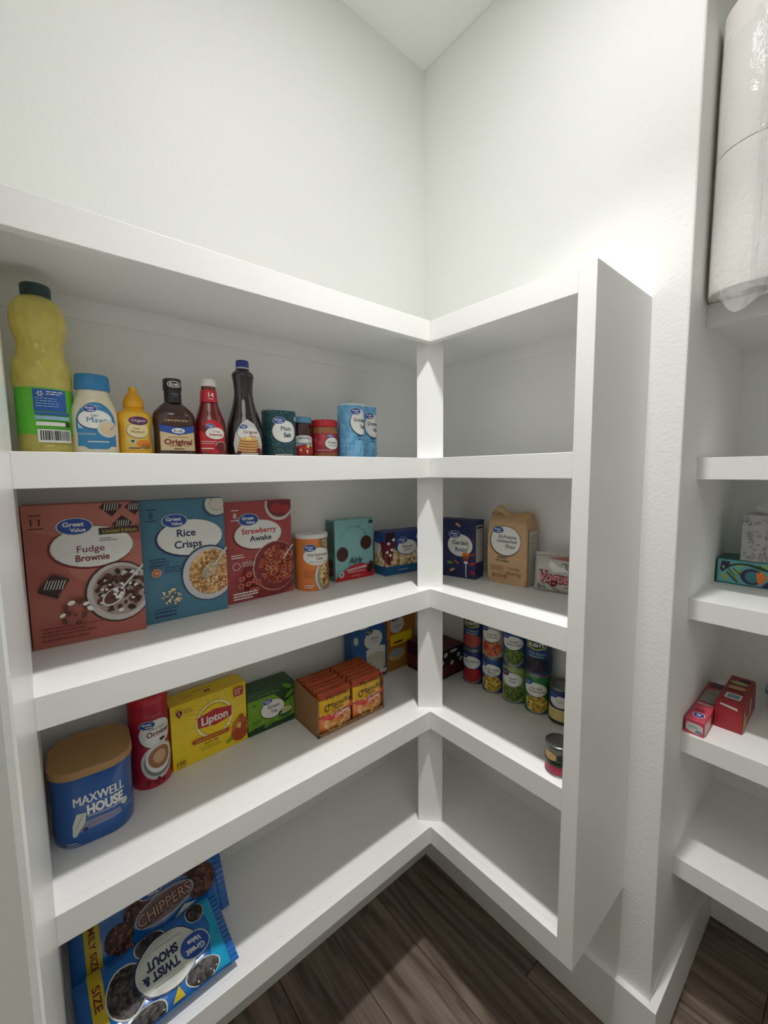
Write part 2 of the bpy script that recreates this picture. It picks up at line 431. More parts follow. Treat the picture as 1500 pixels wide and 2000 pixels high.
# ------------------------------------------------------------------ things on the shelves
def carton(w, d, h, m, t, bev=.0006, name='carton'): return box(name, -w/2, w/2, -d/2, d/2, 0, h, m, t, bev=bev, seg=1)
def flaps(w, d, h, m, t):
    # the tuck flap on top, a hair proud of the carton
    box('top_flap', -w/2+.001, w/2-.001, -d/2+.001, d*.12, h, h+.0007, m, t)
def at(x0, y0, x1, y1, d):
    """centre and turn of a box whose front foot runs from (x0,y0) to (x1,y1)"""
    a = math.atan2(y1-y0, x1-x0); return ((x0+x1)/2-math.sin(a)*d/2, (y0+y1)/2+math.cos(a)*d/2, a)
CHOC = food('cereal_chocolate', [(70, 34, 24), (92, 46, 34), (54, 26, 20), (206, 186, 172)], 110)
RICE = food('cereal_rice', [(214, 170, 110), (190, 138, 80), (232, 198, 146), (160, 108, 60)], 160)
FLAKE = food('cereal_strawberry', [(176, 84, 60), (150, 56, 46), (204, 124, 88), (112, 34, 34)], 130)
OAT = food('oat_flakes', [(214, 180, 112), (190, 148, 84), (232, 206, 150), (150, 104, 56)], 150)
NOOD = food('noodles', [(232, 170, 90), (214, 140, 62), (244, 200, 126), (190, 106, 44)], 170)
POPC = food('popcorn_print', [(226, 206, 160), (206, 176, 120), (238, 226, 196), (160, 122, 72)], 120)
BEAN = food('beans_print', [(190, 92, 52), (214, 124, 70), (160, 62, 38)], 150)
PEAS = food('peas_print', [(86, 110, 44), (62, 84, 34), (116, 138, 60)], 170)
CORN = food('corn_print', [(222, 176, 64), (200, 146, 44), (236, 202, 104), (124, 132, 54)], 170)
DARKB = food('black_beans_print', [(44, 34, 50), (66, 50, 66), (30, 26, 38)], 170)
COOK = food('cookie_print', [(92, 52, 44), (120, 74, 58), (66, 36, 32), (48, 26, 24)], 120)
SAND = food('sandwich_cookie_print', [(44, 40, 42), (66, 60, 60), (30, 28, 30), (86, 80, 78)], 170)

def cereal(nm, label, x0, y0, x1, y1, h, d, body, num, words, wm, kind, side):
    w = math.hypot(x1-x0, y1-y0); cx, cy, a = at(x0, y0, x1, y1, d); t = thing('cereal_box', label, 'cereal box', (cx, cy, ZC_+.0005), a, 'cereal boxes on the second shelf')
    bm_ = mat('card_'+nm, body, .5, .03); carton(w, d, h, bm_, t); flaps(w, d, h, bm_, t)
    Wc, H = w*100, h*100; A = Art((0, 0, Wc, H))
    if kind == 'fudge':
        A.ell(13.4, 14.6, 7.5, 4.4, mat('p_salmon', (184, 112, 98), .5)); A.ell(9, 24, 10, 4, mat('p_salmon', (184, 112, 98), .5))
        for bx, by, br, bs in ((13.2, 25.2, .5, 1.9), (17.0, 25.0, -.2, 1.6), (14.9, 21.8, .4, 1.7)):
            A.poly([(bx-bs, by), (bx, by+bs), (bx+bs, by+.2), (bx+.1, by-bs)], mat('p_cocoa', (58, 32, 26), .5))
            for k in range(6): A.line([(bx-bs*.6+k*bs*.22, by-bs*.35), (bx-bs*.45+k*bs*.22, by+bs*.42)], .12, OFFW)
        A.blob(10.0, 17.9, 6.3, 3.75, DRED, 0)
        A.rect(11.0, 20.0, 17.6, 21.3, mat('p_choc_band', (64, 44, 30), .5)); A.text('Limited Edition', 14.4, 20.65, .75, mat('p_gold', (190, 164, 84), .4), w=5.6, bold=.01)
        A.gv(7.4, 21.9, 5.2); A.text('Fudge', 9.6, 17.6, 1.25, DRED, w=4.3, bold=.006); A.text('Brownie', 9.8, 15.9, 1.25, DRED, w=5.3, bold=.02)
        A.rect(11.0, 19.2, 12.9, 19.35, GREY); A.rect(11.0, 18.8, 14.0, 18.95, GREY)
        A.ell(13.6, 8.6, 5.6, 6.0, BROWN); A.ell(13.7, 8.6, 5.3, 5.7, mat('p_bowl', (198, 192, 190), .4)); A.ell(13.9, 8.8, 4.6, 4.9, mat('p_milk', (172, 152, 146), .5))
        A.scatter(14.0, 8.8, 4.2, 95, [mat('p_choc1', (66, 32, 24), .5), mat('p_choc2', (92, 46, 34), .5), mat('p_choc3', (50, 25, 20), .5)], .52, 4)
        A.scatter(14.0, 8.8, 4.1, 20, [WHITE, OFFW], .38, 9)
        A.ell(12.6, 7.9, 2.2, 1.4, OFFW, .7); A.ell(12.65, 8.0, 1.9, 1.15, mat('p_choc2', (92, 46, 34), .5), .7); A.scatter(12.7, 8.1, 1.4, 9, [mat('p_choc3', (50, 25, 20), .5), WHITE], .4, 3)
        A.line([(13.9, 9.2), (18, 13.6)], .35, OFFW)
        A.poly([(1.5, 11.2), (3.6, 13.6), (6.1, 12.4), (4.2, 9.6)], mat('p_cocoa', (58, 32, 26), .5)); A.poly([(1.5, 11.2), (4.2, 9.6), (4.2, 9.0), (1.4, 10.6)], mat('p_cocoa2', (40, 22, 18), .5))
        for k in range(7): A.line([(2.3+k*.42, 11.0-k*.05), (2.9+k*.42, 12.6-k*.05)], .14, OFFW)
        A.scatter(6.2, 6.4, 2.7, 12, [mat('p_choc2', (92, 46, 34), .5)], .55, 6); A.ell(6.0, 7.9, .6, .42, WHITE, .4); A.ell(4.6, 5.8, .5, .33, WHITE, .6); A.ell(8.8, 6.4, .6, .4, WHITE, -.7); A.ell(8.2, 7.4, .5, .35, WHITE, .3)
        A.lines(1.4, 3.6, 9.2, 3, DRED, .62, .28, 2); A.lines(1.4, 1.5, 8.0, 1, DRED, .5, .3, 4)
    elif kind == 'rice':
        A.ell(15.2, 24.2, 2.9, 2.7, mat('p_mugshade', (52, 88, 110), .5)); A.ell(15.5, 24.5, 2.6, 2.5, OFFW); A.ell(15.5, 24.6, 2.0, 1.9, mat('p_cream', (216, 214, 196), .4)); A.arc(15.5, 24.6, 1.6, 1.5, .12, GREY, 0, 6.2)
        A.blob(9.7, 17.6, 6.5, 3.8, NAVY); A.gv(6.6, 21.4, 4.8)
        A.text('Rice', 8.8, 18.7, 1.6, NAVY, w=3.8, bold=.02); A.text('Crisps', 9.1, 16.2, 1.6, NAVY, w=5.6, bold=.02)
        A.ell(13.1, 9.2, 5.9, 6.3, mat('p_bowledge', (58, 70, 92), .4)); A.ell(13.2, 9.1, 5.6, 6.0, mat('p_bowl2', (196, 200, 206), .4)); A.ell(13.6, 9.3, 4.8, 5.1, RICE)
        A.scatter(13.6, 9.3, 4.7, 150, [mat('p_r1', (226, 186, 128), .5), mat('p_r2', (198, 148, 88), .5), mat('p_r3', (240, 212, 164), .5), mat('p_r4', (168, 116, 66), .5)], .34, 4, squash=.55)
        A.ell(13.0, 9.9, 2.1, 1.3, mat('p_spoon', (170, 160, 140), .3), .8); A.scatter(13.0, 9.9, 1.4, 20, [mat('p_r1', (226, 186, 128), .5), mat('p_r3', (240, 212, 164), .5)], .3, 8, squash=.5); A.line([(14.1, 11.0), (17.0, 14.6)], .4, OFFW)
        A.scatter(4.9, 5.2, 2.0, 30, [mat('p_r3', (240, 212, 164), .5), mat('p_r1', (226, 186, 128), .5)], .34, 3, squash=.5)
        A.lines(1.2, 13.6, 4.2, 3, NAVY, .62, .22, 1); A.ell(2.4, 10.9, .95, .9, mat('p_peach', (196, 140, 110), .5)); A.arc(2.4, 10.9, .6, .55, .14, DRED, 0, 5.5); A.lines(3.9, 11.7, 3.6, 3, NAVY, .5, .18, 5)
        A.lines(1.5, 3.1, 5.2, 1, NAVY, .5, .2, 2); A.lines(1.5, 2.3, 5.2, 2, NAVY, .8, .36, 3)
    else:
        A.ell(14.6, 23.2, 4.0, 4.0, OFFW); A.ell(14.7, 23.4, 3.5, 3.4, mat('p_berrybowl', (120, 40, 46), .4)); A.ell(13.8, 22.4, 1.5, 1.3, mat('p_berry', (172, 50, 56), .4)); A.ell(16.3, 21.9, 1.3, 1.2, mat('p_berry', (172, 50, 56), .4))
        A.ell(11.6, 5.5, 8, 6, mat('p_str_dark', (132, 40, 44), .5))
        A.blob(8.7, 16.2, 6.1, 3.5, DRED); A.gv(6.2, 20.0, 5.0)
        A.text('Strawberry', 8.9, 17.2, 1.35, RED, w=9.2, bold=.02); A.text('Awake', 9.2, 15.3, 1.35, NAVY, w=5.8, bold=.02)
        A.ell(13.0, 7.6, 6.2, 6.4, mat('p_cr', (214, 190, 160), .4)); A.ell(13.1, 7.6, 6.05, 6.25, mat('p_redbowl', (130, 42, 46), .4)); A.ell(13.4, 7.9, 4.9, 5.0, FLAKE)
        cm = [mat('p_f1', (196, 110, 78), .5), mat('p_f2', (160, 66, 52), .5), mat('p_f3', (216, 150, 110), .5)]
        q = random.Random(3)
        for i in range(46):
            aa = q.uniform(0, 6.28); dd = 4.4*math.sqrt(q.random()); A.arc(13.4+dd*math.cos(aa), 7.9+dd*math.sin(aa), .75, .55, .24, q.choice(cm), q.uniform(0, 3), q.uniform(4, 6.2), 7, q.uniform(0, 3))
        A.line([(14.3, 9.6), (17.2, 12.8)], .34, OFFW)
        for (px_, py_) in ((3.2, 6.0), (5.0, 6.9), (2.9, 4.4), (4.8, 4.6), (6.4, 5.2), (5.6, 2.9), (6.8, 2.8), (7.3, 4.6)): A.ell(px_, py_, .8, .62, mat('p_f3b', (188, 96, 78), .5), .5); A.ell(px_, py_, .38, .3, mat('p_str_dark', (132, 40, 44), .5), .5)
        A.lines(.8, 11.8, 3.7, 2, WHITE, .55, .22, 1); A.arc(1.9, 9.3, .9, .85, .12, OFFW, 0, 6.2); A.lines(3.3, 10.0, 3.4, 3, OFFW, .45, .16, 4)
        A.lines(.8, 2.6, 6.6, 3, WHITE, .62, .3, 3)
    A.text(num, 1.9, H-2.9, 1.25, wm, w=1.35 if len(num) > 1 else .8, bold=.004); A.rect(1.1, H-1.75, 2.8, H-1.55, wm); A.rect(.9, H-4.1, 3.0, H-3.92, wm)
    A.build('printed_front', t, front(w, d))
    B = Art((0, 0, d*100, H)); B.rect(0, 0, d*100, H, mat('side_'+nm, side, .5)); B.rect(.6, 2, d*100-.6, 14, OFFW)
    for k in range(12): B.rect(.9, 3+k*.85, d*100-1.0, 3.15+k*.85, BLACK)
    B.build('printed_side', t, lside(w, d))
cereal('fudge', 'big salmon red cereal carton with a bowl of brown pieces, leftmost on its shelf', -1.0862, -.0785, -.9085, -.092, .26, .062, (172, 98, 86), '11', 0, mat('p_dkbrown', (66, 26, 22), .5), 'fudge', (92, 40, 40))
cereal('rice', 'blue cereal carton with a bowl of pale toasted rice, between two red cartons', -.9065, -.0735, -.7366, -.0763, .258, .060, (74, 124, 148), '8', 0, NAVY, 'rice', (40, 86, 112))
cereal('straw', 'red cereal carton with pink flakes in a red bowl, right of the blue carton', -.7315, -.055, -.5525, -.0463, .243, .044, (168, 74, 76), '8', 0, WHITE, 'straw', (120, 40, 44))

# oats canister
t = thing('oats_canister', 'orange round oats canister with a white lid beside the red cereal carton', 'canister', (-.4965, -.050, ZC_+.0005))
r = .0435; lathe('tube', [(r-.001, 0), (r, .001), (r, .143), (r-.001, .143)], mat('oats_orange', (226, 132, 66), .5, .03), t, n=56)
lathe('lid', [(r+.0012, .139), (r+.0016, .1395), (r+.0016, .148), (r+.0008, .150), (r-.003, .150), (r-.004, .148), (.001, .148)], mat('lid_white', (226, 226, 220), .4), t, n=56)
A = Art((-6.8, .1, 6.8, 13.8)); A.ell(3.2, 13.0, 2.2, 2.0, mat('p_oatbowl', (140, 120, 84), .5)); A.scatter(3.2, 13.0, 1.6, 20, [OFFW, TAN], .35, 2)
A.ell(3.3, 3.6, 3.6, 4.8, OFFW); A.ell(3.5, 3.7, 3.2, 4.3, mat('p_bowlin', (150, 144, 130), .5)); A.ell(3.7, 3.9, 2.8, 3.9, OAT); A.scatter(3.8, 4.0, 2.4, 8, [mat('p_nut', (122, 74, 40), .5)], .5, 5)
A.blob(.6, 9.2, 3.7, 2.3, ORG); A.gv(-1.5, 11.5, 3.2); A.text('Old Fashioned', .8, 9.7, .75, DRED, w=5.8, bold=.015); A.text('Oats', 1.0, 8.7, .75, DRED, w=1.9, bold=.015); A.text('100% Whole Grain', .7, 7.75, .5, GREY, w=4.8, bold=0)
for k in range(5): A.rect(-3.0, 5.4-k*.45, -.4, 5.5-k*.45, mat('p_or2', (176, 90, 40), .5))
A.rect(-3.0, 1.4, -.5, 1.65, WHITE); A.rect(-3.0, .9, -.9, 1.1, WHITE)
A.build('wrapper_print', t, cyl(r, phi=-.28), step=.004)

# aqua snack carton
cx, cy, a = at(-.4246, -.057, -.2875, -.0590, .044); w, d, h = .137, .044, .175
t = thing('cracker_carton', 'aqua snack carton with two round chocolate biscuits and a red banner', 'carton', (cx, cy, ZC_+.0005), a)
AQ = mat('card_aqua', (134, 188, 188), .5, .03); carton(w, d, h, AQ, t); flaps(w, d, h, AQ, t)
A = Art((0, 0, 13.7, 17.5)); n = 'Snacks that make a difference'
for i, ch in enumerate('TASTY LITTLE CLOUD CRACKERS'):
    aa = PI*(.93-.86*i/26)
    if ch != ' ': A.text(ch, 6.6+4.9*math.cos(aa), 10.6+4.9*math.sin(aa)*1.0, .55, TEAL, rot=aa-PI/2, bold=.005)
for bx, by in ((2.5, 7.7), (10.9, 10.3)): A.ell(bx, by, 2.0, 2.1, BROWN, n=16); A.scatter(bx, by, 1.5, 22, [mat('p_bis', (88, 52, 44), .5), mat('p_bis2', (48, 28, 26), .5)], .22, 3)
A.text('Airly', 6.9, 5.6, 1.9, NAVY, w=4.7, bold=.012, shear=.22)
A.poly([(0, 0), (13.7, 0), (13.7, 1.9), (12.5, 3.3), (9.0, 4.4), (5.4, 4.0), (3.2, 3.0), (1.6, 1.4), (0, .9)], RED); A.text('CHOCOLATE', 5.6, 2.9, .75, WHITE, w=3.6, bold=.03, rot=.08); A.text('CRACKERS', 9.2, 3.2, .75, WHITE, w=3.2, bold=.03, rot=.08)
A.rect(4.3, 2.0, 10.4, 2.2, OFFW); A.text('NET WT 7.5 OZ', 7.0, .9, .36, WHITE, w=3.2, bold=0); A.ell(1.9, 1.9, .9, .95, OFFW); A.ell(1.9, 1.9, .5, .55, mat('p_bluegrey', (110, 140, 160), .5))
A.poly([(11.0, 2.6), (12.2, 4.6), (13.2, 4.4), (13.4, 2.2), (12.4, 1.0), (11.1, 1.3)], mat('p_choc3', (50, 25, 20), .5)); A.rect(11.9, 16.0, 13.3, 16.9, mat('p_tealdark', (28, 78, 74), .5))
A.build('printed_front', t, front(w, d))
B = Art((0, 0, 4.4, 17.5)); B.rect(0, 0, 4.4, 17.5, mat('p_side_aqua', (100, 140, 140), .5))
for k in range(14): B.rect(.5, 16.6-k*.62, 3.8, 16.8-k*.62, mat('p_tealdark', (28, 78, 74), .5))
B.ell(2.2, 5.0, 1.3, 1.5, BROWN); B.ell(2.4, 2.4, 1.3, 1.2, mat('p_bis', (88, 52, 44), .5)); B.build('printed_side', t, lside(w, d))

# popcorn carton
w, d, h = .156, .058, .131; cx, cy, a = at(-.2758, -.1015, -.121, -.1180, d)
t = thing('popcorn_carton', 'blue popcorn carton showing spilled popcorn, half behind the corner post', 'carton', (cx, cy, ZC_+.0005), a)
PB = mat('card_popcorn', (44, 70, 128), .5, .03); carton(w, d, h, PB, t)
A = Art((0, 0, 15.6, 13.1)); A.rect(0, 2.6, 15.6, 7.6, POPC); A.rect(0, 0, 15.6, 2.7, mat('p_popblue', (30, 92, 140), .4))
A.scatter(7, 6.6, 7.4, 60, [mat('p_pc1', (232, 222, 190), .5), mat('p_pc2', (206, 178, 126), .5)], .5, 3, ry=1.6)
A.poly([(0, 10.2), (3.2, 10.4), (2.6, 5.6), (1.6, 3.4), (.6, 3.2), (0, 4.4)], mat('p_maroon', (112, 18, 30), .5)); A.poly([(0, 13.1), (3.3, 13.1), (3.1, 10.2), (0, 9.9)], mat('p_dkmaroon', (46, 16, 26), .5))
for px_, py_ in ((1.0, 9.8), (2.2, 7.8), (.5, 7.2), (1.6, 6.2), (2.8, 10.8)): A.poly([(px_-.6, py_), (px_, py_+.5), (px_+.6, py_+.2), (px_+.3, py_-.6)], WHITE)
A.blob(8.0, 8.2, 3.6, 2.2, mat('p_popblue', (30, 92, 140), .4)); A.gv(6.3, 10.3, 3.4); A.text('Popcorn', 8.2, 8.4, .9, NAVY, w=3.8); A.rect(6.6, 7.2, 9.8, 7.35, NAVY); A.ell(13.3, 11.0, 1.8, 1.4, OFFW)
A.rect(4.4, 1.3, 8.2, 1.5, OFFW); A.build('printed_front', t, front(w, d))
B = Art((0, 0, 5.8, 13.1)); B.rect(0, 2.6, 5.8, 7.0, POPC); B.rect(0, 0, 5.8, 2.7, mat('p_popblue', (30, 92, 140), .4)); B.poly([(3.0, 10.6), (5.8, 10.2), (5.8, 4.4), (4.6, 5.4)], mat('p_maroon', (112, 18, 30), .5)); B.ell(1.6, 8.2, 2.2, 1.9, OFFW); B.ell(2.2, 10.4, 1.5, .9, GVB); B.build('printed_side', t, lside(w, d))

# pasta carton
w, d, h = .125, .055, .170; c0 = (-.1136-.125*.2079, -.3084+.125*.9781); cx, cy, a = at(c0[0], c0[1], -.1136, -.3084, d)
t = thing('pasta_carton', 'dark blue pasta carton with a white fork, just right of the corner post', 'carton', (cx, cy, ZC_+.0005), a)
PN = mat('card_pasta', (34, 42, 88), .45, .03); carton(w, d, h, PN, t); flaps(w, d, h, PN, t)
A = Art((0, 0, 12.5, 17)); A.blob(7.6, 9.6, 3.9, 3.2, NAVY); A.gv(5.9, 12.7, 3.6); A.text('Garden', 7.7, 10.4, 1.25, NAVY, w=5.2, bold=.015); A.text('Rotini', 8.0, 8.4, 1.25, NAVY, w=3.7, bold=.015)
A.arc(9.4, 9.6, .9, 1.4, .2, GRN, -.9, 1.6); A.line([(9.7, .4), (9.6, 4.6)], .28, WHITE); A.poly([(8.9, 4.4), (10.3, 4.4), (10.0, 5.8), (9.2, 5.8)], WHITE)
A.ell(9.5, 7.0, 1.2, .7, ORG); A.ell(9.6, 6.3, 1.0, .6, mat('p_rot2', (172, 84, 40), .5)); A.ell(9.5, 5.6, .8, .6, mat('p_rot3', (140, 60, 36), .5))
for px_, py_, c_, ro in ((7.0, 15.6, TAN, -.5), (4.4, 4.2, GRN, 0), (6.6, 4.6, mat('p_rot2', (172, 84, 40), .5), -.6), (11.8, 4.6, RED, .3), (11.9, 1.9, RED, -.4), (12.0, 11.5, PURP, .6), (11.8, 7.2, mat('p_rot3', (140, 60, 36), .5), .4), (5.2, 2.1, TAN, .5)): A.ell(px_, py_, 1.0, .38, c_, ro)
A.build('printed_front', t, front(w, d))
B = Art((0, 0, 5.5, 17)); B.rect(.3, 4.8, 4.9, 15.6, OFFW)
for k in range(18): B.rect(.6, 5.2+k*.56, 4.6, 5.3+k*.56, GREY if k not in (8, 15, 17) else BLACK)
B.rect(.6, 14.6, 4.6, 15.2, BLACK); B.build('printed_side', t, rside(w, d)); 

# paper flour bag
w, d, h = .116, .064, .176; cx, cy, a = at(-.0915, -.3335, -.0800, -.4490, d)
t = thing('flour_bag', 'brown paper flour bag with a rumpled folded top beside the pasta carton', 'bag', (cx, cy, ZC_+.0005), a)
FL_ = mat('kraft_flour', (204, 168, 128), .75, .06, 30, .3, 60)
S = []
for k in range(15):
    z = h*k/14; b = .0022*math.sin(PI*k/14); s_ = .9 if k in (0, 14) else 1; S.append((z, (w/2+b-.001)*(.985 if k in (0,) else 1)*(1 if k < 14 else .97), d/2-.001+b-(.004 if k == 14 else 0), .005))
S += [(h+.005, w*.44, d*.34, .005, 0, .001), (h+.012, w*.43, d*.16, .003, .001, .003), (h+.017, w*.42, .004, .002, .002, .004)]
loft('paper_sack', S, FL_, t, jit=.0006, seed=4)
# rolled top: a twisted strip whose left end stands up
V = []; F = []; nn = 14
for i in range(nn+1):
    u = i/nn; x = -w*.47+w*.94*u; lift = .016*math.exp(-((u-.17)/.13)**2)+.003*math.sin(u*9); ro = .5*math.sin(u*5+.5)
    for k in range(8):
        aa = 2*PI*k/8; yy = .011*math.cos(aa)*(1-.3*math.exp(-((u-.42)/.1)**2)); zz = .0065*math.sin(aa); V.append((x, .003-.010*math.cos(u*3)+yy*math.cos(ro)-zz*math.sin(ro), h+.013+lift+yy*math.sin(ro)+zz*math.cos(ro)))
for i in range(nn):
    for k in range(8): F.append((i*8+k, i*8+(k+1) % 8, (i+1)*8+(k+1) % 8, (i+1)*8+k))
F += [tuple(range(8)), tuple(nn*8+k for k in range(8))[::-1]]
mesh('folded_top', V, F, FL_, t, True, sharp=60)
A = Art(); A.blob(5.6, 12.0, 4.3, 3.9, mat('p_kraftdark', (96, 66, 42), .7)); A.gv(3.4, 14.9, 3.2); A.text('All-Purpose', 6.1, 13.2, .95, BLACK, w=5.4, bold=.01); A.text('Unbleached', 6.0, 12.0, .95, BLACK, w=5.7, bold=.01); A.text('Flour', 7.2, 10.6, 1.1, BLACK, w=2.8, bold=.01)
KD = mat('p_kraftdark', (96, 66, 42), .7); KM = mat('p_kraftmid', (160, 122, 84), .7)
A.text('Enriched', 4.6, 7.4, .62, BLACK, w=2.6); A.text('& Pre-sifted', 4.7, 6.5, .62, BLACK, w=3.8); A.text('Cooking', 8.0, 4.6, .7, KM, w=3.6, shear=.3); A.text('Baking', 8.2, 3.2, 1.0, KM, w=4.2, shear=.3)
for k in range(3): A.ell(2.2+k*1.7, 2.2, .6, .6, KM, n=8)
A.lines(1.2, 4.6, 4.4, 3, KM, .5, .2, 6); A.build('printed_front', t, lambda u, v, hh: (u-w/2, -d/2-.0026-hh, v), vstep=.02)
B = Art(); B.rect(.8, .4, 5.6, 15.0, OFFW)
for k in range(20): B.rect(1.1, 1.0+k*.66, 5.2, 1.12+k*.66, BLACK if k in (9, 16, 18, 19) else GREY)
B.build('printed_side', t, lambda u, v, hh: (w/2+.0026+hh, -d/2+u, v), vstep=.02)

# ---- soft packs
def pillow(name, w, h, th, m, par, nx=22, ny=18, seam=.008, seed=1, crimp='lr', pw=4, wr=.0012):
    """stuffed pouch lying in its own x-z plane, front towards -y; returns the function of its front face"""
    rnd = random.Random(seed); ph = [rnd.uniform(0, 6) for _ in range(6)]
    def T(u, v):
        X = abs(2*u-1); Y = abs(2*v-1)
        k = max(0, 1-X**pw)**.5*max(0, 1-Y**pw)**.5
        return th/2*k+wr*k*(math.sin(u*17+ph[0]+v*9)+math.sin(v*23+ph[1]-u*12)+.6*math.sin(u*41+ph[2]))
    V = []; F = []
    for sgn in (-1, 1):
        for j in range(ny+1):
            for i in range(nx+1):
                u, v = i/nx, j/ny; tt = max(T(u, v), .0003); V.append(((u-.5)*w, sgn*tt if sgn < 0 else tt*.95, v*h))
    n1 = (nx+1)*(ny+1)
    for sg in (0, 1):
        for j in range(ny):
            for i in range(nx):
                a0 = sg*n1+j*(nx+1)+i; q = (a0, a0+1, a0+nx+2, a0+nx+1); F.append(q if sg == 0 else q[::-1])
    def edge(a, b): F.append((a, b, b+n1, a+n1))
    for i in range(nx): edge(i+1, i); edge(ny*(nx+1)+i, ny*(nx+1)+i+1)
    for j in range(ny): edge(j*(nx+1), (j+1)*(nx+1)); edge((j+1)*(nx+1)+nx, j*(nx+1)+nx)
    o = mesh(name, V, F, m, par, True, sharp=80)
    # crimped seals
    def seal(ax):
        V = []; F = []; n = 30
        for i in range(n+1):
            f = i/n; z = .0009*(1 if i % 2 else -1)
            for k in (0, 1):
                for s2 in (-.0003, .0003):
                    if ax in 'lr':
                        x = (-w/2-seam*k) if ax == 'l' else (w/2+seam*k); V.append((x, z+s2+.001*math.sin(f*7), f*h))
                    else: V.append(((f-.5)*w, z+s2+.001*math.sin(f*7), (-seam*k if ax == 'b' else h+seam*k)))
        for i in range(n):
            b = i*4; F += [(b, b+2, b+6, b+4), (b+1, b+5, b+7, b+3), (b+2, b+3, b+7, b+6), (b, b+4, b+5, b+1)]
        mesh('crimped_seal', V, F, m, par)
    for c_ in crimp: seal(c_)
    def fm(u, v, hh): return (u-w/2, -max(T(min(max(u/w, 0), 1), min(max(v/h, 0), 1)), 0)-.0003-hh, v)
    return fm
# white pouch with red script
vx0, vy0, vx1, vy1 = -.0860, -.4730, -.0500, -.5960
a = math.atan2(vy1-vy0, vx1-vx0)
t = thing('snack_pouch', 'white snack pouch with fat pink script lettering leaning beside the flour bag', 'pouch', ((vx0+vx1)/2+.010, (vy0+vy1)/2+.003, ZC_+.001), a, rx=math.radians(-9))
PW_ = mat('pouch_white', (196, 192, 184), .35, .03, 20, .2, 40, coat=.3); fm = pillow('pouch', .128, .092, .034, PW_, t, crimp='t', seed=6, pw=3)
A = Art((.1, .1, 12.7, 9.1)); A.poly([(3.2, 8.6), (12.7, 7.6), (12.7, 8.6), (8, 9.1)], mat('p_rose', (176, 110, 106), .5))
A.poly([(4.0, 8.0), (6.4, 6.4), (7.4, 6.6), (9.4, 5.4), (5.0, 5.2), (3.6, 6.6)], WHITE); A.line([(6.8, 7.4), (8.0, 7.3), (7.8, 6.4), (8.6, 5.6), (11.5, 5.2)], .16, BLACK); A.line([(8.2, 7.1), (9.4, 6.7), (12, 6.5)], .14, BLACK)
A.line([(2.0, 3.2), (2.6, 2.1), (3.6, 2.3), (4.8, 1.2), (6.6, .4)], .18, BLACK); A.text('Vogue', 4.9, 3.9, 2.7, DRED, w=7.7, bold=.08, shear=.1, rot=-.03); A.text('Vogue', 4.9, 3.9, 2.6, mat('p_pink', (222, 150, 152), .4), w=7.4, bold=.02, shear=.1, rot=-.03)
A.ell(1.5, 1.2, .5, .8, GREY); A.ell(2.7, 1.0, .5, .5, GREY); A.rect(7.4, 1.4, 10.0, 1.6, GREY); A.build('printed_front', t, fm, step=.008, vstep=.006)

# ---- third shelf from the top of the left run
# coffee tub
t = thing('coffee_tub', 'blue plastic coffee tub with a tan lid and white lettering, far left corner', 'tub', (-1.0185, -.104, ZD+.0005), math.radians(-4))
BL = mat('tub_blue', (26, 86, 160), .32, .03, 20, coat=.3)
S = []; hw, hd = .0635, .0655
for z, k in ((0, .93), (.003, .96), (.02, .985), (.05, .975), (.095, .975), (.105, .985), (.122, 1.0), (.130, 1.0), (.134, .975)): S.append((z, hw*k, hd*k, .044*k))
loft('tub', S, BL, t, n=10)
LT = mat('lid_tan', (182, 142, 92), .5, .03)
loft('lid', [(.129, hw*1.0, hd*1.0, .044), (.130, hw*1.03, hd*1.03, .046), (.142, hw*1.03, hd*1.03, .046), (.1435, hw*1.01, hd*1.01, .045), (.1435, hw*.96, hd*.96, .042), (.1422, hw*.94, hd*.94, .041), (.1422, hw*.3, hd*.3, .02)], LT, t, n=10)
def tubmap(u, v, hh):
    # follows the flat front and the rounded shoulders
    r_, fw = .043, hw*.98-.043; s_ = 1 if u >= 0 else -1; q = abs(u)
    if q <= fw: return (u, -hd*.978-hh, v)
    b = min((q-fw)/r_, PI/2+.3); return (s_*(fw+(r_+hh)*math.sin(b)), -(hd*.978-.043)-(r_+hh)*math.cos(b), v)
A = Art(); A.text('MAXWELL', .86, 8.6, 1.7, WHITE, w=7.7, bold=.0); A.text('MAXWELL', .96, 8.6, 1.7, WHITE, w=7.7, bold=.0); A.text('HOUSE', 1.7, 6.5, 1.75, WHITE, w=5.6, bold=.05)
A.rect(-1.0, 5.2, 4.4, 5.35, OFFW); A.ell(4.7, 5.1, .6, .65, OFFW); A.poly([(-1.5, 4.6), (3.9, 4.5), (4.1, 3.3), (-2.4, 2.8)], mat('p_lilac', (128, 128, 160), .4)); A.poly([(-2.6, 6.4), (-1.2, 6.2), (-1.5, 4.4), (-2.3, 3.2), (-2.9, 2.2), (-3.4, 2.3), (-3.3, 4.4)], OFFW)
A.line([(-1.6, 6.1), (-2.9, 3.6)], .12, GREY); A.ell(-1.5, 3.1, .4, .35, NAVY); A.rect(-1.0, 3.7, 3.6, 3.85, GREY); A.rect(4.4, 3.9, 6.2, 4.0, OFFW); A.rect(-4.4, 1.0, -2.8, 1.14, OFFW); A.rect(-4.4, .6, -2.4, .72, OFFW)
A.build('printed_label', t, tubmap, step=.004)
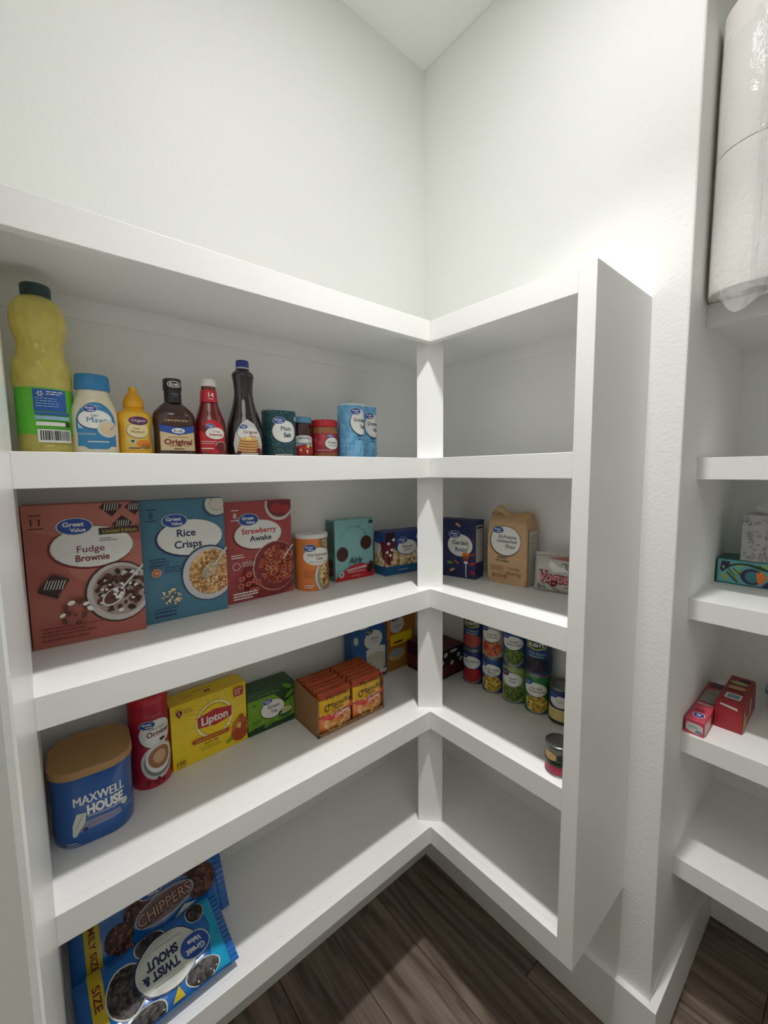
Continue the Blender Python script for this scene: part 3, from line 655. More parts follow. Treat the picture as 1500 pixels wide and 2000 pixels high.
# creamer canister
r = .0375; t = thing('creamer_canister', 'crimson creamer canister showing a cup of coffee, behind the blue tub', 'canister', (-.9115, -.0585, ZD+.0005))
lathe('tube', [(r-.001, 0), (r, .0012), (r, .186), (r-.001, .187)], mat('creamer_red', (178, 36, 58), .35, .04), t, n=52)
lathe('lid', [(r+.001, .182), (r+.0015, .183), (r+.0015, .197), (r, .199), (.001, .199)], mat('creamer_lid', (196, 40, 60), .35), t, n=52)
A = Art((-5.6, .1, 5.6, 18)); A.blob(.8, 11.8, 3.3, 2.9, DRED); A.gv(-.9, 14.0, 2.9); A.text('Coffee Creamer', .9, 13.0, .55, DRED, w=3.2, bold=0); A.text('Original', 1.2, 11.9, 1.15, DRED, w=4.6, bold=.02)
A.ell(1.0, 5.6, 3.5, 3.9, OFFW); A.ell(1.0, 5.6, 2.9, 3.2, GREY); A.ell(1.1, 6.2, 2.7, 3.0, WHITE); A.ell(1.1, 6.5, 2.2, 2.4, mat('p_coffee', (156, 106, 72), .4)); A.ell(1.1, 6.6, 1.3, 1.4, mat('p_crema', (202, 164, 124), .4)); A.ell(1.8, 10.2, .6, .35, BROWN)
A.text('Original', .3, 15.9, .6, mat('p_rose', (176, 110, 106), .5), w=2.6); A.scatter(-.2, 1.4, 2.0, 8, [DRED], .45, 2, ry=.5); A.build('wrapper_print', t, cyl(r, phi=-.02), step=.004)
# yellow tea carton
w, d, h = .1725, .056, .149; cx, cy, a = at(-.8725, -.0735, -.7005, -.0650, d)
t = thing('tea_carton', 'bright yellow tea carton with a red name badge, right of the crimson canister', 'carton', (cx, cy, ZD+.0005), a, 'tea cartons')
YC = mat('card_yellow', (240, 208, 30), .42, .03); carton(w, d, h, YC, t); flaps(w, d, h, YC, t)
A = Art((0, 0, 17.25, 14.9)); PY = mat('p_paleyellow', (246, 228, 110), .42)
for k in range(26):
    aa = 2*PI*k/26; x_, y_ = 9.4, 8.8; A.poly([(x_+3.6*math.cos(aa-.05), y_+3.6*math.sin(aa-.05)), (x_+(6+2*(k % 3))*math.cos(aa), y_+(5+1.6*(k % 3))*math.sin(aa)), (x_+3.6*math.cos(aa+.05), y_+3.6*math.sin(aa+.05))], PY)
A.arc(9.4, 8.8, 4.0, 4.0, .5, mat('p_halo', (250, 240, 170), .42), 0, 6.28, 30); A.ell(9.4, 8.8, 3.6, 3.6, YEL)
A.poly([(5.5, 7.9), (9.4, 7.2), (13.4, 8.0), (13.4, 10.4), (9.4, 11.2), (5.5, 10.3)], RED); A.text('Lipton', 9.4, 9.15, 1.9, WHITE, w=6.1, bold=.03)
A.ell(15.4, 4.0, 2.1, 2.5, mat('p_amber', (206, 120, 40), .4)); A.ell(15.1, 2.6, 2.0, 1.8, mat('p_amber2', (170, 74, 30), .4)); A.scatter(15.3, 5.2, 1.8, 12, [mat('p_ice', (236, 196, 112), .3), mat('p_amber2', (170, 74, 30), .4)], .6, 3); A.ell(12.6, 1.9, .9, .35, GRN, .5)
A.poly([(4.4, 4.5), (12.4, 4.3), (12.8, 5.0), (12.4, 5.3), (4.4, 5.5), (4.0, 5.0)], mat('p_rust', (176, 60, 30), .4)); A.text("AMERICA'S FAVORITE TEA", 8.4, 4.93, .42, YEL, w=7.2, bold=.01); A.text('BLACK TEA', 8.4, 3.8, .5, DRED, w=3.2, bold=.01); A.lines(6.0, 2.9, 5, 2, mat('p_olive', (150, 140, 30), .4), .5, .14, 3)
A.poly([(14.0, 12.2), (16.3, 12.2), (16.4, 14.2), (14.2, 14.3)], RED); A.lines(14.3, 13.7, 1.7, 3, WHITE, .5, .2, 8); A.ell(1.7, 13.2, .65, .6, DRED); A.poly([(1.1, 13.0), (2.3, 13.0), (1.7, 12.0)], DRED); A.line([(1.5, 13.6), (1.8, 12.6)], .14, WHITE); A.lines(2.6, 13.5, 2.2, 3, mat('p_rust', (176, 60, 30), .4), .35, .12, 4)
A.text('100', 1.6, 1.7, .95, mat('p_tea_brown', (96, 60, 20), .4), w=1.9, bold=.01); A.text('TEA BAGS', 1.6, .8, .34, mat('p_tea_brown', (96, 60, 20), .4), w=1.8); A.build('printed_front', t, front(w, d))
B = Art((0, 0, 17.2, 5.6)); B.rect(3, 2.2, 5.4, 2.4, RED); B.rect(8, 1.6, 9.4, 2.6, mat('p_rust', (176, 60, 30), .4)); B.lines(3, 3.6, 10, 1, mat('p_olive', (150, 140, 30), .4), .5, .2, 1); B.build('printed_top', t, topf(w, d, h+.0008))
# green tea carton
w, d, h = .126, .056, .111; cx, cy, a = at(-.6975, -.0645, -.5725, -.0655, d)
t = thing('tea_carton', 'green tea carton printed with leaves and a white cup, beside the noodle tray', 'carton', (cx, cy, ZD+.0005), a, 'tea cartons')
GC = mat('card_green', (44, 78, 40), .42, .03); carton(w, d, h, GC, t); flaps(w, d, h, GC, t)
A = Art((0, 0, 12.6, 11.1)); A.rect(0, 0, 12.6, 8.9, GRN); A.poly([(7, 8.9), (12.6, 8.9), (12.6, 6.8), (10, 5.6), (8.6, 7.4)], DGRN); A.poly([(0, 0), (12.6, 0), (12.6, 1.6), (8, 1.3), (3, 1.9), (0, 1.3)], DGRN)
for px_, py_, ro in ((11.4, 7.6, .6), (11.8, 5.2, 1.4), (10.8, 9.9, -.5), (9.2, 2.2, .3), (2.0, 2.4, -.4), (5.5, 1.6, .4)): A.ell(px_, py_, 1.5, .55, mat('p_leaf', (92, 150, 40), .4), ro, n=12)
A.blob(6.6, 5.2, 3.1, 2.3, DGRN); A.gv(5.2, 7.4, 2.5); A.text('Green', 6.8, 5.9, 1.0, NAVY, w=3.2, bold=.01); A.text('Tea', 6.9, 4.5, 1.0, NAVY, w=1.7, bold=.01)
A.ell(9.9, 2.9, 1.9, 1.2, mat('p_cupgreen', (60, 96, 50), .4)); A.ell(9.9, 3.6, 1.9, .8, OFFW); A.ell(9.9, 3.6, 1.5, .55, mat('p_teaw', (186, 190, 120), .4)); A.ell(8.6, 3.4, .6, .3, DGRN, .4)
A.text('40', 1.7, 7.6, .5, DGRN, w=.8); A.lines(1.2, 3.4, 2.6, 2, DGRN, .4, .12, 2); A.rect(2.6, 9.7, 8.4, 9.9, mat('p_leaf', (92, 150, 40), .4)); A.build('printed_front', t, front(w, d))
# noodle tray and its packets
w, d, h = .212, .122, .108; cx, cy, a = at(-.5695, -.1855, -.3575, -.1855, d)
t = thing('display_tray', 'brown cardboard display tray holding two rows of noodle packets', 'tray', (cx, cy, ZD+.0005), a)
box('tray_base', -w/2, w/2, -d/2, d/2, 0, .0018, KRAFT, t)
for nm, x0, x1 in (('tray_side', -w/2, -w/2+.002), ('tray_side', w/2-.002, w/2)):
    o = prism(nm, [(0, 0), (d, 0), (d, h*1.02), (0, h*.90)], 0, .002, KRAFT, t); o.rotation_euler = (PI/2, 0, PI/2); o.location = (x0, -d/2, 0)
box('tray_back', -w/2, w/2, d/2-.002, d/2, .0018, h*.98, KRAFT, t); box('tray_front', -w/2, w/2, -d/2, -d/2+.002, .0018, .009, KRAFT, t)
ca, sa = math.cos(a), math.sin(a)
PKM = mat('packet_orange', (176, 84, 50), .28, .04, 20, .15, 60, coat=.4); BLKT = mat('p_black_gloss', (24, 18, 18), .3)
PROTO = None
for row in range(6):
    for col in range(2):
        lx = (-.0505, .0535)[col]; ly = -d/2+.0135+row*.0188; dz = random.Random(row*2+col).uniform(-.002, .003)
        X, Y = cx+lx*ca-ly*sa, cy+lx*sa+ly*ca
        lab = ('front %s noodle packet in the cardboard tray, its whole chicken flavour face showing' % ('left', 'right')[col]) if row == 0 else 'noodle packet in the %s column of the tray, %s from the front' % (('left', 'right')[col], ('', 'second', 'third', 'fourth', 'fifth', 'last')[row])
        if PROTO is None:
            p = thing('noodle_packet', lab, 'noodle packet', (X, Y, ZD+.0030), a, 'noodle packets in the tray')
            fm = pillow('wrapper', .098, .106, .0160, PKM, p, nx=12, ny=12, seam=.0025, crimp='t', seed=3, pw=6, wr=.0004)
            A = Art((.1, .1, 9.7, 10.5)); A.rect(.1, 4.6, 9.7, 8.8, mat('p_pack_yellow', (244, 196, 40), .3)); A.rect(.1, 8.9, 9.7, 10.5, mat('p_pack_rust', (186, 88, 48), .35)); A.rect(.1, .1, 9.7, 4.3, mat('p_pack_low', (226, 130, 60), .3))
            A.ell(5.6, 2.3, 4.2, 2.6, mat('p_bowlcream', (240, 214, 170), .3)); A.ell(5.6, 2.3, 3.8, 2.25, NOOD)
            q = random.Random(2)
            for k in range(26): A.arc(5.6+q.uniform(-3, 3), 2.2+q.uniform(-1.4, 1.4), q.uniform(.6, 1.3), q.uniform(.4, .9), .12, q.choice([mat('p_n1', (246, 206, 130), .3), mat('p_n2', (206, 120, 50), .3)]), q.uniform(0, 3), q.uniform(3, 6), 6, q.uniform(0, 3))
            A.poly([(.1, 4.6), (3, 3.7), (6.5, 4.3), (9.7, 5.9), (9.7, 7.0), (6.5, 5.5), (3, 4.9), (.1, 5.8)], mat('p_pack_red', (206, 44, 34), .3)); A.text('Chicken', 5.7, 4.85, .85, WHITE, w=3.9, bold=.02, rot=.22)
            A.arc(1.5, 7.3, .6, .75, .28, BLKT, .4, 5.6, 12); A.text('Maruchan', 5.6, 7.9, 1.4, BLKT, w=7.4, bold=0, rot=.05); A.text('Maruchan', 5.66, 7.93, 1.4, BLKT, w=7.4, bold=0, rot=.05); A.text('Ramen', 5.0, 6.6, .7, BLKT, w=2.7, bold=.02); A.text('Noodle Soup', 5.2, 5.75, .6, BLKT, w=4.4, bold=.02)
            A.text('Maruchan', 4.8, 9.85, .95, BLKT, w=6.6, bold=0); A.rect(.1, 10.35, 9.7, 10.5, mat('p_pack_red', (206, 44, 34), .3))
            A.build('printed_front', p, fm, step=.008, vstep=.006); PROTO = p
        else:
            p = PROTO.copy(); COL.objects.link(p); p.location = (X, Y, ZD+.0030+max(dz, 0)); p['label'] = lab
            p.rotation_euler = (0, 0, a)
            for ch in list(PROTO.children):
                c_ = ch.copy(); COL.objects.link(c_); c_.parent = p
# white cake carton and yellow carton behind
w, d, h = .140, .036, .195; cx, cy, a = at(-.3665, -.0475, -.2275, -.0450, d)
t = thing('cake_mix_carton', 'blue cake mix carton showing a pale cake, standing behind the noodle tray', 'carton', (cx, cy, ZD+.0005), a, 'baking mix cartons in the corner')
carton(w, d, h, mat('card_cake', (44, 96, 156), .5, .05), t); A = Art((0, 0, 14, 19.5))
A.blob(8.6, 13.3, 3.6, 2.9, NAVY); A.gv(6.9, 15.9, 2.8, 'Great', 'Value', NAVY); A.text('White', 8.9, 13.7, 1.0, GREY, w=3.0); A.text('cake mix', 8.9, 12.6, .5, GREY, w=2.4); A.ell(1.7, 14.5, .9, 1.3, OFFW, .2); A.ell(5.0, 18.2, 2.0, .8, OFFW)
A.poly([(5.6, 3.0), (5.7, 10.4), (9.6, 11.4), (13.4, 10.2), (13.3, 3.4), (9.5, 2.2)], mat('p_cakecream', (206, 200, 180), .5)); A.poly([(5.6, 8.4), (9.6, 9.0), (13.4, 8.2), (13.4, 10.2), (9.6, 11.4), (5.7, 10.4)], WHITE); A.ell(9.5, 2.0, 4.6, 1.2, OFFW); A.rect(11.6, .4, 13.4, 1.3, DRED); A.build('printed_front', t, front(w, d))
w, d, h = .130, .032, .205; cx, cy, a = at(-.2200, -.0400, -.0905, -.0400, d)
t = thing('cake_mix_carton', 'amber baking mix carton partly hidden by the corner post', 'carton', (cx, cy, ZD+.0005), 0, 'baking mix cartons in the corner')
carton(w, d, h, mat('card_amber', (166, 112, 48), .5, .05), t); A = Art((0, 0, 13, 20.5)); A.ell(4.4, 15.4, 3.2, 2.9, OFFW); A.gv(3.4, 17.4, 2.8, m=NAVY); A.rect(2.6, 14.8, 6.2, 15.1, GREY); A.rect(3.2, 14.1, 5.6, 14.3, GREY)
A.rect(1.4, 8.4, 11, 12.2, YEL); A.rect(3.0, 9.0, 7.0, 9.6, BROWN); A.ell(4.2, 5.2, 3.6, 2.0, TAN); A.ell(4.0, 5.8, 3.0, 1.3, mat('p_cake_blue', (150, 170, 170), .5)); A.rect(0, 11, 1.3, 20.5, ORG); A.build('printed_front', t, front(w, d))
w, d, h = .122, .1415, .092
t = thing('snack_bar_carton', 'dark red snack carton in the shelf corner behind the white post', 'carton', (-.0755, -.1195, ZD+.0005))
carton(w, d, h, mat('card_maroon', (92, 32, 34), .5, .05), t); A = Art((0, 0, 12.2, 9.2)); A.rect(0, 4.0, 12.2, 9.2, mat('p_dkgrey', (44, 38, 38), .5)); A.rect(0, 0, 12.2, .5, BLACK)
for px_, py_ in ((3.2, 7.6), (6.2, 4.4), (9.4, 6.2), (10.6, 4.6), (1.5, 5.4)): A.ell(px_, py_, .9, .7, OFFW, .4)
A.ell(7.0, 8.2, 1.8, .5, OFFW); A.build('printed_end', t, front(w, d)); B = Art((0, 0, 14.15, 9.2)); B.rect(0, 5.0, 14.1, 9.2, mat('p_dkmaroon', (46, 16, 26), .5)); B.rect(0, 0, 14.1, .6, BLACK); B.ell(8, 3.0, 3, 1.2, OFFW); B.build('printed_front', t, lside(w, d))

# ---- tins
STEEL = mat('tin_steel', (150, 150, 148), .28, .02, metal=.9)
def tin(name, label, x, y, z, r, h, body, art, group='tins on the right run', cat='tin', phi=-.28):
    t = thing(name, label, cat, (x, y, z), math.radians(-58), group)
    pr = [(r-.0022, 0), (r-.0002, .0005), (r, .0015), (r-.0003, .0030), (r-.0012, .0036)]
    lathe('can_body', pr+[(r-.0012, h-.0036), (r-.0003, h-.003), (r, h-.0015), (r-.0002, h-.0003), (r-.0012, h), (r-.0022, h-.0006), (r-.0026, h-.003), (r-.007, h-.0032), (r-.008, h-.0026), (r-.012, h-.0026), (r-.013, h-.0032), (.0005, h-.0032)], STEEL, t, n=44, sharp=30)
    lathe('paper_label', [(r-.0006, .0046), (r-.0006, h-.0046)], mat('tinlabel_'+body[0], body[1], .35, .03), t, n=44, caps=False)
    A = Art((-7, .5, 7, h*100-.5)); art(A); A.build('label_print', t, cyl(r-.0004, phi=phi), step=.004); return t
def gvcan(food_, word, blue=NAVY, logo=None, wc=None, low=None):
    def f(A):
        if low: A.rect(-7, .5, 7, 4.6, low)
        A.ell(.3, 3.0, 3.1, 2.5, food_); A.arc(.3, 3.0, 3.1, 2.5, .16, OFFW, 3.4, 6.0)
        A.blob(.1, 6.9, 2.9, 1.9, blue)
        if logo: A.ell(-1.9, 8.6, 1.3, .9, logo)
        else: A.ell(-1.9, 8.7, 1.2, .75, GVB)
        A.text('Great', -1.9, 8.75, .4, WHITE, w=1.3)
        for i, wd in enumerate(word): A.text(wd, .4, 7.3-i*.85, .6, wc or NAVY, w=min(4.2, len(wd)*.42), bold=.01)
    return f
def bush(food_):
    def f(A):
        A.rect(-7, .5, 7, 5.0, mat('p_bush_low', (30, 60, 100), .4)); A.ell(0, 3.0, 3.4, 2.1, food_)
        A.poly([(-2.6, 7.6), (0, 7.1), (2.6, 7.6), (2.6, 9.6), (0, 9.9), (-2.6, 9.6)], mat('p_bushgold', (196, 190, 70), .4)); A.poly([(-2.3, 7.9), (0, 7.4), (2.3, 7.9), (2.3, 9.3), (0, 9.6), (-2.3, 9.3)], DGRN); A.text("BUSH'S", 0, 8.55, 1.0, WHITE, w=4.1, bold=.03)
        A.text('Chili Beans', .2, 6.2, .7, mat('p_paleblue', (150, 190, 214), .4), w=4.4, bold=.01); A.rect(-1.8, 5.2, 2.0, 5.45, mat('p_paleblue', (150, 190, 214), .4))
    return f
CH = .107; CR = .0352
pos = [(-.0385, -.2520), (-.0385, -.3245), (-.0385, -.3965), (-.0385, -.4685), (-.0385, -.5400)]
BLU = ('blue', (40, 74, 138)); GREEN = ('green', (44, 126, 66)); LIME = ('lime', (150, 172, 96)); CRM = ('cream', (196, 180, 160)); RDB = ('redblue', (36, 52, 110))
tin('food_tin', 'lower tin of red tomatoes in the deepest stack near the corner', *pos[0], ZD+.0004, CR, CH, RDB, gvcan(mat('p_tomred', (170, 28, 30), .4), ['Chili Beans']))
tin('food_tin', 'upper tin with green and yellow badge over red beans, deepest stack', *pos[0], ZD+CH+.0006, CR, CH, ('navy', (30, 60, 110)), bush(mat('p_beanred', (164, 70, 56), .4)))
tin('food_tin', 'blue tin of mixed vegetables under the pale carrot tin', *pos[1], ZD+.0004, CR, CH, BLU, gvcan(CORN, ['No Salt Added', 'Mixed', 'Vegetables'], wc=DGRN))
tin('food_tin', 'pale tin showing orange carrots, upper of the second stack', *pos[1], ZD+CH+.0006, CR, CH, CRM, gvcan(BEAN, ['Peas &', 'Carrots'], wc=DRED))
tin('food_tin', 'lime green tin with a purple badge, lower of the third stack', *pos[2], ZD+.0004, CR, CH, LIME, gvcan(PEAS, ['Sweet', 'Peas'], logo=PURP, wc=DGRN, blue=GREY))
tin('food_tin', 'blue tin of green peas, upper of the third stack', *pos[2], ZD+CH+.0006, CR, CH, ('slate', (58, 86, 140)), gvcan(PEAS, ['Small', 'Sweet Peas']))
tin('food_tin', 'bright green tin showing yellow corn, lower of the fourth stack', *pos[3], ZD+.0004, CR, CH, GREEN, gvcan(CORN, ['No Salt', 'Whole Kernel'], wc=DRED))
tin('food_tin', 'blue tin with green and yellow badge over black beans, fourth stack', *pos[3], ZD+CH+.0006, CR, CH, ('navy2', (40, 70, 120)), bush(DARKB))
tin('food_tin', 'single blue and cream tin at the near end of the row', *pos[4], ZD+.0004, CR, .096, ('navy3', (34, 46, 96)), lambda A: (A.rect(-7, .5, 7, 4.2, mat('p_creamband', (222, 200, 130), .4)), A.blob(-.2, 6.2, 2.7, 1.5, NAVY), A.ell(-1.9, 7.7, 1.1, .7, GVB), A.text('Corn', -.1, 6.4, .6, GREY, w=1.8), A.rect(-7, .5, 7, 1.1, mat('p_dkteal', (24, 44, 48), .4))))
tin('food_tin', 'short tin with a raspberry red band near the shelf edge by the end panel', -.2250, -.6255, ZD+.0004, .0300, .066, ('smallcan', (120, 124, 110)), lambda A: (A.rect(-7, .5, 7, 2.4, mat('p_raspb', (168, 44, 70), .4)), A.poly([(-7, 2.4), (7, 2.4), (7, 3.4), (0, 2.9), (-7, 3.4)], DGRN), A.ell(-1.6, 4.3, 1.6, .9, TAN), A.ell(1.2, 4.4, 1.3, .8, mat('p_can_dkgreen', (40, 60, 44), .4))), group='tins on the right run')

# ---- top shelf bottles, left to right
ZT = ZB_+.0006
# cooking oil
t = thing('oil_bottle', 'tall clear bottle of yellow cooking oil with a green label and dark cap', 'bottle', (-1.0395, -.098, ZT))
OILM = mat('oil_plastic', (255, 234, 132), .06, .10, 45, .45, 38, coat=.6); OILM.node_tree.nodes['Principled BSDF'].inputs['Transmission Weight'].default_value = .5; OILM.node_tree.nodes['Principled BSDF'].inputs['IOR'].default_value = 1.2
po = crom([(.030, 0), (.0385, .004, 1), (.0400, .012), (.0385, .020), (.0392, .031), (.0392, .034, 1), (.0398, .035, 1), (.0398, .112, 1), (.0402, .114, 1), (.0408, .135), (.0395, .152), (.0345, .170), (.0318, .182), (.0322, .188), (.0350, .200), (.0385, .220), (.0372, .240), (.0300, .256), (.0215, .263), (.0170, .266), (.0165, .272, 1)], 5)
def wo(a, z):
    k = 1
    if .114 < z < .165: k += .035*math.sin(a*7)*math.sin((z-.114)*120)
    if z < .031: k += .018*abs(math.sin(a*8))
    if .19 < z < .25: k += .014*math.sin(a*14)
    if .17 < z < .19: k += .022*math.sin(a*16)
    return k
lathe('bottle', po, OILM, t, n=96, wob=wo, sy=.93, sharp=60)
CAPG = mat('cap_dark_teal', (44, 66, 68), .4)
lathe('cap', [(.0185, .262), (.0202, .263), (.0208, .266), (.0208, .2815), (.0196, .2835), (.001, .2835)], CAPG, t, n=60, wob=lambda a, z: 1+.012*math.sin(a*30) if z < .281 else 1)
lathe('neck_ring', [(.0172, .258), (.0200, .2585), (.0200, .2610), (.0172, .2615)], mat('cap_ring', (150, 160, 140), .4), t, n=40)
LG = mat('label_green', (104, 198, 62), .42, .03); lathe('label_band', [(.0402, .0352), (.0402, .1115)], LG, t, n=60, sy=.93, caps=False)
A = Art(); MB_ = mat('p_midblue', (46, 96, 178), .4); A.rect(-1.7, 7.0, 2.9, 10.6, MB_); A.arc(-.6, 10.0, .0, .0, .1, WHITE, 0, 1)
for k in range(6): aa = PI/3*k; A.line([(-.7+.15*math.cos(aa), 9.8+.18*math.sin(aa)), (-.7+.42*math.cos(aa), 9.8+.5*math.sin(aa))], .14, WHITE)
A.lines(0.1, 10.1, 2.2, 2, WHITE, .38, .16, 1); A.lines(-1.3, 9.0, 3.4, 4, mat('p_paleblue', (150, 190, 214), .4), .42, .12, 2); A.rect(-1.5, 6.4, 2.9, 6.8, MB_); A.rect(-1.5, 5.6, 2.9, 6.2, mat('p_paleblue', (150, 190, 214), .4)); A.rect(-1.4, 4.6, 2.2, 5.2, WHITE); A.rect(2.2, 4.5, 2.9, 5.3, DGRN); A.bars(-1.0, 2.2, 3.6, 1.6, seed=5)
A.build('label_print', t, lambda u, v, hh: ((.0403+hh)*math.sin(u/.04), -(.0403+hh)*.93*math.cos(u/.04), v+.003), step=.004)
# mayonnaise
t = thing('mayonnaise_jar', 'cream squeeze bottle of mayonnaise with a wide blue cap', 'bottle', (-.9720, -.115, ZT))
MC = mat('mayo_plastic', (226, 216, 190), .35, .02, coat=.3)
pm_ = crom([(.026, 0), (.0335, .003, 1), (.0350, .012), (.0345, .040), (.0352, .065), (.0335, .082), (.0285, .098), (.0245, .108), (.0232, .116, 1)], 6)
lathe('bottle', pm_, MC, t, n=64, sy=.72, sharp=60); CB = mat('cap_blue', (46, 124, 176), .38)
lathe('cap', [(.0262, .1165), (.0268, .118), (.0258, .1405), (.0240, .1430), (.001, .1435)], CB, t, n=60, sy=.80, wob=lambda a, z: 1+.006*math.sin(a*44) if .117 < z < .142 else 1)
A = Art((-3.4, .8, 3.4, 9.4)); TB_ = mat('p_mayoblue', (52, 128, 176), .4); A.ell(0, 4.7, 3.3, 4.3, TB_); A.ell(0, 4.9, 2.9, 3.5, mat('p_mayopale', (180, 206, 214), .4)); A.rect(-3.1, 1.3, 3.1, 4.4, TB_); A.ell(0, 6.0, 2.8, 2.3, TB_); A.blob(-.2, 6.0, 2.5, 1.6, NAVY); A.gv(-.9, 7.8, 2.1); A.text('Light', -.2, 6.7, .42, TEAL, w=1.0, bold=0); A.text('Mayo', .1, 5.9, .95, TEAL, w=2.9, bold=.0)
A.ell(1.6, 4.4, 1.6, 1.5, OFFW); A.ell(1.6, 4.4, 1.25, 1.15, mat('p_mayocream', (216, 196, 160), .4)); A.line([(1.9, 4.2), (2.8, 5.1)], .16, GREY); A.text('mayonnaise', -1.6, 3.5, .45, OFFW, w=2.6, bold=0); A.rect(-1.4, 2.0, 1.6, 2.2, OFFW)
A.build('label_print', t, cyl(.034, .004, 1, .72, prof=profr(pm_)), step=.004, vstep=.006)
# mustard
t = thing('mustard_bottle', 'small yellow mustard squeeze bottle with a cone cap', 'bottle', (-.9075, -.105, ZT))
MU = mat('mustard_plastic', (232, 178, 42), .35, .03, coat=.3); pu = crom([(.024, 0), (.0295, .003, 1), (.0300, .012), (.0268, .038), (.0272, .056), (.0298, .070), (.0270, .082), (.0175, .090), (.0155, .094, 1)], 6)
lathe('bottle', pu, MU, t, n=56, sy=.74, sharp=60); MK = mat('mustard_cap', (222, 160, 32), .38)
lathe('cap', [(.0170, .0935), (.0176, .095), (.0174, .104), (.0160, .107), (.0152, .109), (.0120, .117), (.0075, .122), (.0068, .127), (.0066, .131), (.001, .1318)], MK, t, n=40)
A = Art((-3, .6, 3, 8)); LP = mat('p_mustlabel', (220, 192, 90), .4); A.poly([(-2.2, .9), (2.2, .9), (2.0, 3.6), (2.2, 6.6), (-2.2, 6.6), (-2.0, 3.6)], LP); A.blob(.2, 4.5, 1.9, 1.3, PURP, fill=mat('p_mustcream', (232, 216, 160), .4)); A.ell(.3, 6.3, 1.55, .8, PURP); A.text('Organic', .3, 6.4, .5, OFFW, w=2.2, bold=.01); A.text('Yellow', -.1, 4.9, .36, BROWN, w=1.2, bold=0); A.text('Mustard', .1, 4.3, .5, BROWN, w=2.2, bold=0)
A.ell(-.8, 2.5, .45, .4, OFFW); A.ell(-.8, 2.5, .3, .25, DGRN); A.ell(1.0, 2.0, 1.2, .8, ORG); A.ell(1.2, 1.5, .9, .5, mat('p_mustbrown', (170, 110, 40), .4)); A.rect(-1.4, 1.1, .3, 1.3, PURP); A.build('label_print', t, cyl(.027, .004, 1, .74, prof=profr(pu)), step=.004, vstep=.005)
# barbecue sauce
t = thing('sauce_bottle', 'broad dark barbecue sauce bottle with a black cap and cream label', 'bottle', (-.8370, -.105, ZT))
DS = mat('sauce_dark', (58, 30, 24), .14, .05, coat=.7); pb_ = crom([(.034, 0), (.0385, .003, 1), (.0392, .010), (.0385, .050), (.0398, .074), (.0370, .088), (.0260, .101), (.0165, .110), (.0150, .120), (.0148, .126, 1)], 6)
lathe('bottle', pb_, DS, t, n=60, sy=.66, sharp=60); BC = mat('cap_black', (34, 34, 38), .35)
lathe('neck_wrap', [(.0158, .108), (.0158, .1335)], BC, t, n=40, caps=False); lathe('cap', [(.0158, .1330), (.0172, .134), (.0168, .1530), (.0155, .1552), (.001, .1556)], BC, t, n=44, wob=lambda a, z: 1+.01*math.sin(a*32) if z < .152 else 1)
A = Art((-3.7, .5, 3.7, 9)); A.poly([(-3.0, 3.9), (3.0, 3.9), (2.8, 6.2), (1.4, 7.6), (-1.4, 7.6), (-2.8, 6.2)], mat('p_grill', (74, 44, 36), .4)); 
for k in range(7): A.arc(-1.8+k*.6, 6.2, .35, .7, .12, OFFW if k % 2 else TAN, .5, 2.4, 6, .4)
A.poly([(-3.2, .9), (3.2, .9), (3.2, 5.2), (-3.2, 5.2)], mat('p_bbqcream', (214, 190, 146), .4)); A.poly([(-3.2, 4.6), (0, 3.9), (3.2, 4.6), (3.2, 5.9), (0, 5.4), (-3.2, 5.9)], GVB); A.ell(0, 4.75, 1.1, .5, WHITE); A.text('Kraft', 0, 4.75, .55, NAVY, w=1.5, bold=.02)
A.text('SLOW SIMMERED', 0, 3.5, .3, BROWN, w=3.4, bold=0); A.text('Original', 0, 2.6, 1.05, DRED, w=4.9, bold=.035); A.text('Barbecue Sauce', .2, 1.85, .36, BROWN, w=3.4, bold=0); A.rect(-.8, 1.1, .8, 1.3, BROWN); A.build('label_print', t, cyl(.0385, .004, 1, .66, prof=profr(pb_)), step=.004, vstep=.006)
A = Art(); A.ell(0, 14.35, 1.35, .62, WHITE); A.ell(0, 14.35, 1.2, .5, BC); A.text('Kraft', 0, 14.35, .6, WHITE, w=1.7, bold=.02); A.rect(-.6, 12.4, .6, 12.55, GREY); A.rect(-.4, 12.0, .4, 12.1, GREY); A.build('cap_print', t, cyl(.0174), step=.003)
